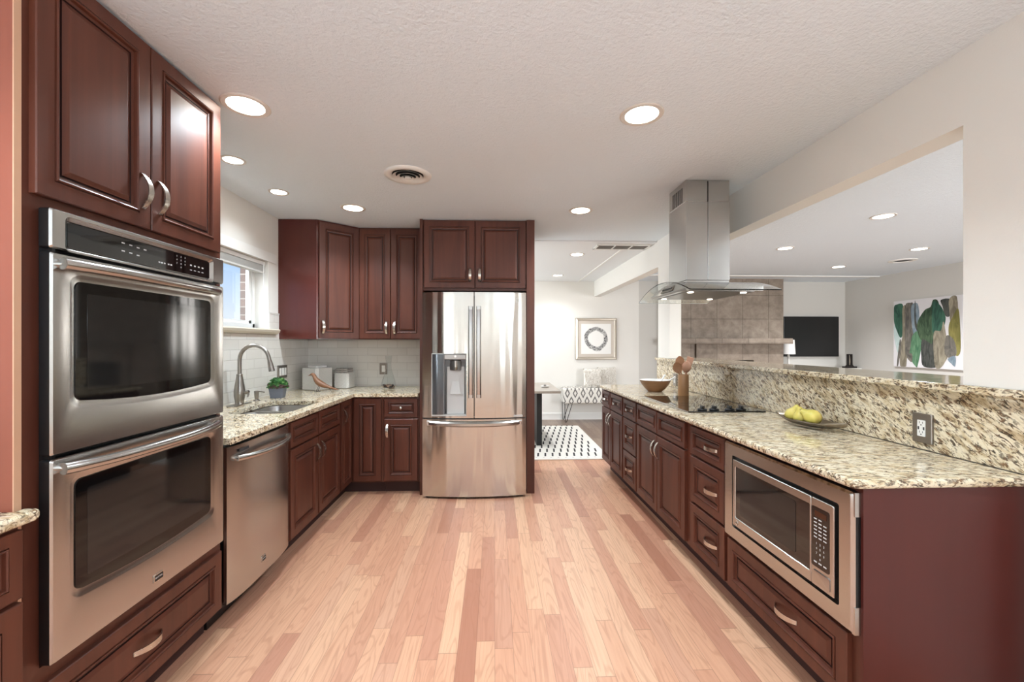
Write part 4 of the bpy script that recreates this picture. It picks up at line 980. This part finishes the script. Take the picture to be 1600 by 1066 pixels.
for loc, rot, sc, lb in (((1.668, 2.318, ZC + .020), (R(24), R(14), 0), 1.0, 'greener yellow pear at the far end of the pewter tray, leaning'),
                     ((1.674, 2.235, ZC + .014), (R(-4), R(-4), 0), .93, 'yellow pear standing in the middle of the pewter tray'),
                     ((1.690, 2.128, ZC + .046), (R(-66), R(-16), R(10)), 1.08, 'yellow pear lying at the near end of the pewter tray')):
    pe = thing('pear', lb, 'fruit', loc, 0, 'pears in the tray'); pe.rotation_euler = rot; pe.scale = (sc, sc, sc)
    MB().lathe(pear_prof, (0, 0, 0), 22).build('flesh', PEAR, pe, smooth=True, angle=80)
    MB().tube([(0, 0, .095), (.002, 0, .106), (.006, 0, .116)], [.002, .0018, .0026], 7).build('stem', plain('pear_stem', (104, 78, 50), .7), pe, smooth=True)

# ------------------------------------------------------------------ dining room
# framed ring picture
pc = thing('framed_picture', 'square silver-framed picture of an ink ring on the far dining wall', 'picture', (1.817, YF - .001, 1.443))
hwp = .373
FR = plain('champagne_frame', (186, 176, 162), .3, .8)
MB().loops([rr(-hwp + i, hwp - i, -hwp + i, hwp - i, .002, -d) for i, d in ((0, 0), (0, .026), (.010, .032), (.040, .026), (.048, .016), (.048, .008))], 0, False, False).build('frame', FR, pc, smooth=True, angle=25)
MB().box(-.335, .335, -.012, -.004, -.335, .335).build('liner', plain('linen_mat', (206, 196, 184), .8), pc)
t = NT('ink_ring'); v = t.coord((1, 1, 1)); sp3 = t.n('SeparateXYZ'); t.l(v, sp3.inputs[0])
nx_ = t.math('MULTIPLY_ADD', t.noise(v, 5, 3), .10, -.05)
rad_ = t.math('SQRT', t.math('ADD', t.math('POWER', sp3.outputs[0], 2.0), t.math('POWER', sp3.outputs[2], 2.0)))
dv = t.math('ABSOLUTE', t.math('SUBTRACT', t.math('ADD', rad_, nx_), .178))
band = t.ramp(dv, [(.026, (1, 1, 1)), (.042, (0, 0, 0))]); st = t.ramp(t.noise(t.coord((1, 1, 1)), 16, 4, .6, 2.0), [(.35, (.25, .25, .25)), (.6, (1, 1, 1))])
c = t.mix(t.math('MULTIPLY', band, st), lin((236, 234, 230)), lin((70, 70, 72))); t.set(Base_Color=c, Roughness=.7)
MB().box(-.27, .27, -.0165, -.0125, -.27, .27).build('print', t.m, pc)
# bench
be = thing('upholstered_bench', 'bench with grey ikat diamond upholstery and black hairpin legs against the far wall', 'bench', (1.17, 7.13, 0))
t = NT('ikat_fabric'); v = t.coord((1, 1, 1)); sp4 = t.n('SeparateXYZ'); t.l(v, sp4.inputs[0])
a1 = t.math('PINGPONG', sp4.outputs[0], .0675); b1 = t.math('ABSOLUTE', t.math('SUBTRACT', t.math('MODULO', t.math('ADD', t.math('SUBTRACT', sp4.outputs[2], sp4.outputs[1]), 3.0), .27), .135))
dm = t.math('ADD', t.math('DIVIDE', a1, .0675), t.math('DIVIDE', b1, .135)); wv_ = t.math('ADD', dm, t.math('MULTIPLY_ADD', t.noise(v, 40, 2), .16, -.08))
fr_ = t.math('FRACT', t.math('MULTIPLY', wv_, 1.0)); k2 = t.ramp(fr_, [(.32, lin((226, 222, 214))), (.38, lin((92, 88, 86))), (.62, lin((120, 116, 112))), (.70, lin((224, 220, 212)))])
t.set(Base_Color=k2, Roughness=.9); IKAT = t.m
MB().box(0, 1.25, 0, .36, .33, .595).build('seat', IKAT, be, bevel=.03, seg=4)
HP = plain('black_metal', (30, 28, 28), .4, .6)
for x, y, sx_ in ((.09, .04, -1), (.09, .32, -1), (1.16, .04, 1), (1.16, .32, 1)):
    MB().tube([(x - .06, y, .335), (x + sx_ * .04 - .012, y, .02), (x + sx_ * .04, y, .006), (x + sx_ * .04 + .012, y, .02), (x + .07, y, .335)], .006, 8).build('leg', HP, be, smooth=True)
def pillow(label, loc, rz, s, shaggy, tilt):
    t_ = thing('throw_pillow', label, 'pillow', loc, rz, 'pillows on the bench'); t_.rotation_euler = (tilt, 0, rz)
    n = 12; mb = MB()
    def P(i, j, k):
        u = -1 + 2 * i / n; v = -1 + 2 * j / n; th = .065 * max(0, (1 - u ** 4) * (1 - v ** 4)) ** .5; pin = 1 - .05 * (1 - abs(u * v))
        return (u * s / 2 * (1 - .06 * (1 - v * v)), k * th, s / 2 + v * s / 2 * (1 - .06 * (1 - u * u)))
    for k in (-1, 1):
        mb.add([P(i, j, k) for j in range(n + 1) for i in range(n + 1)], [(j * (n + 1) + i, j * (n + 1) + i + 1, (j + 1) * (n + 1) + i + 1, (j + 1) * (n + 1) + i) for j in range(n) for i in range(n)])
    cov = mb.build('cover', plain('pillow_cloth', (236, 231, 222), .95), t_, smooth=True, weld=True, angle=80)
    if shaggy:
        rnd = random.Random(11); mb = MB()
        for _ in range(900):
            i = rnd.uniform(.5, n - .5); j = rnd.uniform(.5, n); p = Vector(P(i, j, -1)); L = rnd.uniform(.03, .055)
            q = p + Vector((rnd.uniform(-.015, .015), -rnd.uniform(.008, .02), -L)); w__ = rnd.uniform(.003, .006)
            m_ = (p + q) / 2 + Vector((0, -.012, 0)); mb.add([p - Vector((w__, 0, 0)), p + Vector((w__, 0, 0)), m_ + Vector((w__, 0, 0)), m_ - Vector((w__, 0, 0)), q], [(0, 1, 2, 3), (3, 2, 4)], rnd.randint(0, 1))
        o = mb.build('shag', [plain('shag_cream', (242, 238, 230), .95), plain('shag_grey', (218, 211, 200), .95)], t_, recalc=False); o['kind'] = 'stuff'
    return t_
pillow('shaggy cream throw pillow standing on the ikat bench', (1.71, 7.29, .604), 0, .32, True, R(-8))
pillow('woven cream pillow at the bench end, half hidden behind the shaggy one', (2.0, 7.40, .604), R(6), .34, True, R(-10))
# rug
t = NT('dash_rug'); v = t.coord((1, 1, 1)); sp5 = t.n('SeparateXYZ'); t.l(v, sp5.inputs[0])
cyy = t.math('DIVIDE', sp5.outputs[1], .20); rowi = t.math('FLOOR', cyy); fyy = t.math('FRACT', cyy)
xo = t.math('ADD', sp5.outputs[0], t.math('MULTIPLY', t.math('MODULO', t.math('ADD', rowi, 40.0), 2.0), .045))
fxx = t.math('FRACT', t.math('ADD', t.math('DIVIDE', xo, .088), 20.0))
wob = t.math('MULTIPLY_ADD', fyy, -.28, .14)
ina = t.math('LESS_THAN', t.math('ABSOLUTE', t.math('SUBTRACT', t.math('ADD', fxx, wob), .5)), .125); inb = t.math('LESS_THAN', t.math('ABSOLUTE', t.math('SUBTRACT', fyy, .5)), .40)
bdx = t.math('LESS_THAN', sp5.outputs[0], 1.30); bdy_ = t.math('GREATER_THAN', sp5.outputs[1], 4.97)
m_ = t.math('MULTIPLY', t.math('MULTIPLY', ina, inb), t.math('MULTIPLY', bdx, bdy_))
t.set(Base_Color=t.mix(m_, lin((232, 229, 222)), lin((48, 46, 48))), Roughness=.95); t.bump(t.noise(v, 300, 2), .4, .004)
tag(MB().prism([(x, y) for x, y, _ in rr(-.95, 1.365, 4.895, 6.87, .10, 0, axis='xy')] if False else [(p[0], p[1]) for p in rr(-.95, 1.365, 4.895, 6.87, .03, 0, axis='xy')], .001, .012).build('area_rug', t.m), 'white area rug with rows of black dashes on the dining floor', 'rug')
# dining table
dt = thing('dining_table', 'dining table with pale wood top and black panel legs, partly behind the refrigerator', 'table', (.0, 5.98, .0125))
MB().box(-1.1, .858, -.57, .57, .703, .738).build('tabletop', wood('pale_top', (168, 158, 146), (190, 180, 168), coat=.1, rough=.35), dt, bevel=.006)
MB().box(.555, .625, -.43, .43, 0, .703).build('leg', plain('black_paint', (22, 22, 23), .5), dt)
MB().box(-.87, -.80, -.43, .43, 0, .703).build('leg', plain('black_paint_b', (22, 22, 23), .5), dt)
so2 = thing('trinket_dish', 'small white dish with a knob on the dining table edge', 'dish', (.70, 5.85, .7508))
MB().lathe([(.03, 0), (.055, .008), (.062, .02), (.058, .02), (.03, .010)], (0, 0, 0), 20).build('saucer', CERP, so2, smooth=True)
MB().lathe([(.012, .008), (.02, .02), (.016, .034), (.006, .04)], (0, 0, 0), 14).build('finial', plain('grey_finial', (120, 116, 112), .5), so2, smooth=True)

# ------------------------------------------------------------------ living room
fp = thing('fireplace', 'floor-to-ceiling brown stone tile fireplace with a stone mantel shelf', 'fireplace', (0, 7.17, 0))
t = NT('stone_tile'); v = t.coord((1, 1, 1)); sp6 = t.n('SeparateXYZ'); t.l(v, sp6.inputs[0]); cx6 = t.n('CombineXYZ'); t.l(t.math('SUBTRACT', sp6.outputs[0], .18), cx6.inputs[0]); t.l(t.math('SUBTRACT', sp6.outputs[2], .125), cx6.inputs[1])
br6 = t.n('TexBrick'); br6.offset = 0; t.l(cx6.outputs[0], br6.inputs['Vector']); br6.inputs['Scale'].default_value = 1; br6.inputs['Brick Width'].default_value = .46; br6.inputs['Row Height'].default_value = .415
br6.inputs['Mortar Size'].default_value = .004; br6.inputs['Color1'].default_value = (1, 1, 1, 1); br6.inputs['Color2'].default_value = (.88, .88, .88, 1); br6.inputs['Mortar'].default_value = (.42, .40, .38, 1)
nzz = t.noise(v, 6.5, 7, .66, .3); cst = t.ramp(nzz, [(.3, lin((118, 104, 91))), (.5, lin((138, 124, 110))), (.7, lin((156, 143, 128)))])
t.set(Base_Color=t.mix(1.0, cst, br6.outputs['Color'], 'MULTIPLY'), Roughness=.6); STONE = t.m
mb = MB(); x0, x1 = 3.02, 5.048
mb.box(x0, 3.46, 0, .33, 0, C); mb.box(3.50, 3.62, 0, .33, 0, C); mb.box(4.52, x1, 0, .33, 0, C); mb.box(3.62, 4.52, 0, .33, 1.068, C); mb.box(3.46, 3.50, .05, .33, 0, C); mb.box(3.46, 3.50, 0, .06, 1.44, C); mb.box(3.62, 4.52, .28, .33, 0, 1.068)
mb.build('surround', STONE, fp)
MB().box(3.63, 4.51, .2, .279, .02, 1.06).build('firebox', BLACK, fp)
MB().box(2.98, 5.10, -.17, .0, 1.355, 1.448).build('mantel_shelf', STONE, fp, bevel=.004)
MB().box(2.98, 5.10, -.35, -.001, 0, .3).build('hearth', STONE, fp)
tv = thing('television', 'black flat television mounted on the far living room wall', 'television', (5.77, YF - .001, 1.485))
MB().box(-.515, .515, -.055, -.02, -.365, .365).build('bezel', BLACK, tv, bevel=.004)
MB().box(-.498, .498, -.057, -.0553, -.345, .352).build('screen', plain('tv_screen', (26, 26, 27), .3), tv)
MB().box(-.15, .15, -.02, -.001, -.12, .12).build('wall_mount', GREY_D, tv)
cn = thing('console_table', 'white console table under the television, behind the bar ledge', 'table', (5.77, 7.28, 0))
MB().box(-.64, .64, -.18, .2, .885, .925).build('tabletop', TRIMW, cn, bevel=.004)
for x in (-.59, .59):
    for y in (-.14, .16): MB().box(x - .025, x + .025, y - .025, y + .025, 0, .885).build('leg', TRIMW, cn)
lp = thing('table_lamp', 'table lamp with white drum shade on the console, beside the fireplace', 'lamp', (5.235, 7.30, .9255))
MB().lathe([(.07, 0), (.07, .015), (.02, .03), (.018, .22), (.012, .24)], (0, 0, 0), 20).build('base', plain('lamp_base', (210, 206, 200), .4), lp, smooth=True)
MB().lathe([(.105, .245), (.09, .50), (.087, .50), (.102, .245)], (0, 0, 0), 28, cap0=False, cap1=False).build('lamp_shade', plain('shade_fabric', (228, 227, 224), .8), lp, smooth=True, angle=60)
sc_ = thing('sculpture', 'small dark open-frame sculpture on a flat base near the corner, right of the television', 'sculpture', (6.29, 7.22, .9255), R(4))
DK = plain('dark_bronze', (44, 38, 36), .45, .4)
MB().box(-.10, .10, -.05, .05, 0, .03).build('base', DK, sc_, bevel=.003)
mb = MB(); mb.box(-.042, -.024, -.02, .02, .03, .245); mb.box(.024, .042, -.02, .02, .03, .245); mb.box(-.042, .042, -.02, .02, .228, .248); mb.loops([[(-a, -.02, z), (a, -.02, z), (a, .02, z), (-a, .02, z)] for a, z in ((.07, .03), (.042, .055))], 0, True, True)
mb.build('frame', DK, sc_)
MB().lathe([(.006, .05), (.012, .11), (.008, .17), (.003, .22)], (0, 0, 0), 10).build('figure', plain('tan_figure', (170, 158, 140), .5), sc_, smooth=True)
# abstract painting on the right living wall; local x runs towards the camera
pt = thing('abstract_painting', 'large white canvas with green and grey brush strokes on the living room side wall', 'painting', (XV - .001, 6.018, 1.515), -L90)
MB().box(-.50, .50, -.035, 0, -.52, .52).build('canvas', plain('canvas_white', (222, 220, 222), .8), pt)
def brush(name, a, b):
    t = NT(name); f = t.noise(t.coord((6, 1, 1.6)), 2.4, 4, .6, 1.5); t.set(Base_Color=t.ramp(f, [(.35, lin(a)), (.65, lin(b))]), Roughness=.7); return t.m
BR = [brush('paint_deep_green', (26, 66, 54), (64, 108, 88)), brush('paint_grey', (78, 76, 72), (128, 122, 112)), brush('paint_taupe', (112, 104, 88), (160, 152, 132)), brush('paint_blue', (96, 116, 130), (150, 166, 176)),
      brush('paint_green', (58, 104, 74), (112, 150, 116)), brush('paint_forest', (30, 56, 36), (84, 106, 78)), brush('paint_charcoal', (40, 44, 42), (84, 86, 80)), brush('paint_olive', (104, 100, 48), (140, 132, 72)), brush('paint_mist', (176, 200, 196), (206, 218, 216))]
strokes = [  # material, outline in canvas fractions u (0..1 left to right), v (0..1 top to bottom)
 (8, [(.00, .42), (.07, .40), (.11, .62), (.08, .78), (.05, .72)]), (0, [(.02, .10), (.06, .06), (.14, .07), (.15, .25), (.15, .45), (.11, .55), (.05, .42), (.02, .30)]),
 (2, [(.15, .14), (.21, .12), (.22, .40), (.20, .97), (.12, .97), (.12, .70), (.15, .50)]), (1, [(.20, .10), (.27, .06), (.31, .10), (.32, .45), (.29, .75), (.21, .80), (.20, .45)]), (1, [(.10, .60), (.12, .70), (.08, .97), (.06, .96)]),
 (3, [(.30, .10), (.38, .08), (.40, .30), (.38, .52), (.33, .52), (.30, .30)]), (6, [(.345, .06), (.355, .06), (.36, .30), (.40, .46), (.375, .46), (.34, .34)]),
 (4, [(.31, .55), (.38, .48), (.44, .60), (.42, .75), (.38, .96), (.36, .98), (.28, .85), (.29, .70)]), (1, [(.22, .82), (.29, .80), (.29, .92), (.24, .88)]),
 (5, [(.42, .32), (.50, .18), (.57, .14), (.60, .05), (.66, .08), (.68, .30), (.62, .45), (.62, .75), (.58, .75), (.52, .62), (.45, .58), (.41, .45)]),
 (6, [(.47, .60), (.58, .66), (.60, .62), (.63, .80), (.66, .96), (.49, .97), (.46, .82)]), (0, [(.62, .08), (.70, .12), (.76, .26), (.76, .36), (.72, .50), (.64, .52), (.61, .40)]),
 (2, [(.64, .50), (.72, .48), (.75, .36), (.79, .60), (.84, .70), (.80, .82), (.72, .97), (.66, .97), (.64, .80)]), (6, [(.73, .05), (.84, .06), (.83, .26), (.78, .26), (.75, .14)]), (2, [(.84, .05), (.92, .03), (.93, .40), (.86, .40), (.84, .20)]),
 (7, [(.84, .40), (.88, .30), (.94, .20), (.96, .50), (.96, .74), (.92, .80), (.88, .70), (.84, .55)]), (1, [(.80, .55), (.88, .60), (.91, .78), (.84, .84), (.78, .76)]), (3, [(.82, .86), (.90, .82), (.90, .95), (.86, .92)])]
mb = MB()
for i, (m_, poly) in enumerate(strokes):
    cu_ = sum(p[0] for p in poly) / len(poly); cv_ = sum(p[1] for p in poly) / len(poly)
    poly = [(cu_ + (u - cu_) * 1.22, cv_ + (v_ - cv_) * 1.05) for u, v_ in poly]
    pts = []
    for k in range(len(poly)):     # rounded outline
        p0, p1, p2, p3 = (poly[(k + q) % len(poly)] for q in (-1, 0, 1, 2))
        for s in range(4):
            u = s / 4; pts.append(tuple(.5 * (2 * p1[c] + (p2[c] - p0[c]) * u + (2 * p0[c] - 5 * p1[c] + 4 * p2[c] - p3[c]) * u * u + (3 * p1[c] - p0[c] - 3 * p2[c] + p3[c]) * u ** 3) for c in (0, 1)))
    y = -.0354 - i * .00012
    mb.add([(min(.498, max(-.498, -.5 + u)), y, min(.518, max(-.518, .52 - v_ * 1.04))) for u, v_ in pts], [tuple(range(len(pts)))], m_)
mb.build('brush_strokes', BR, pt, recalc=False)
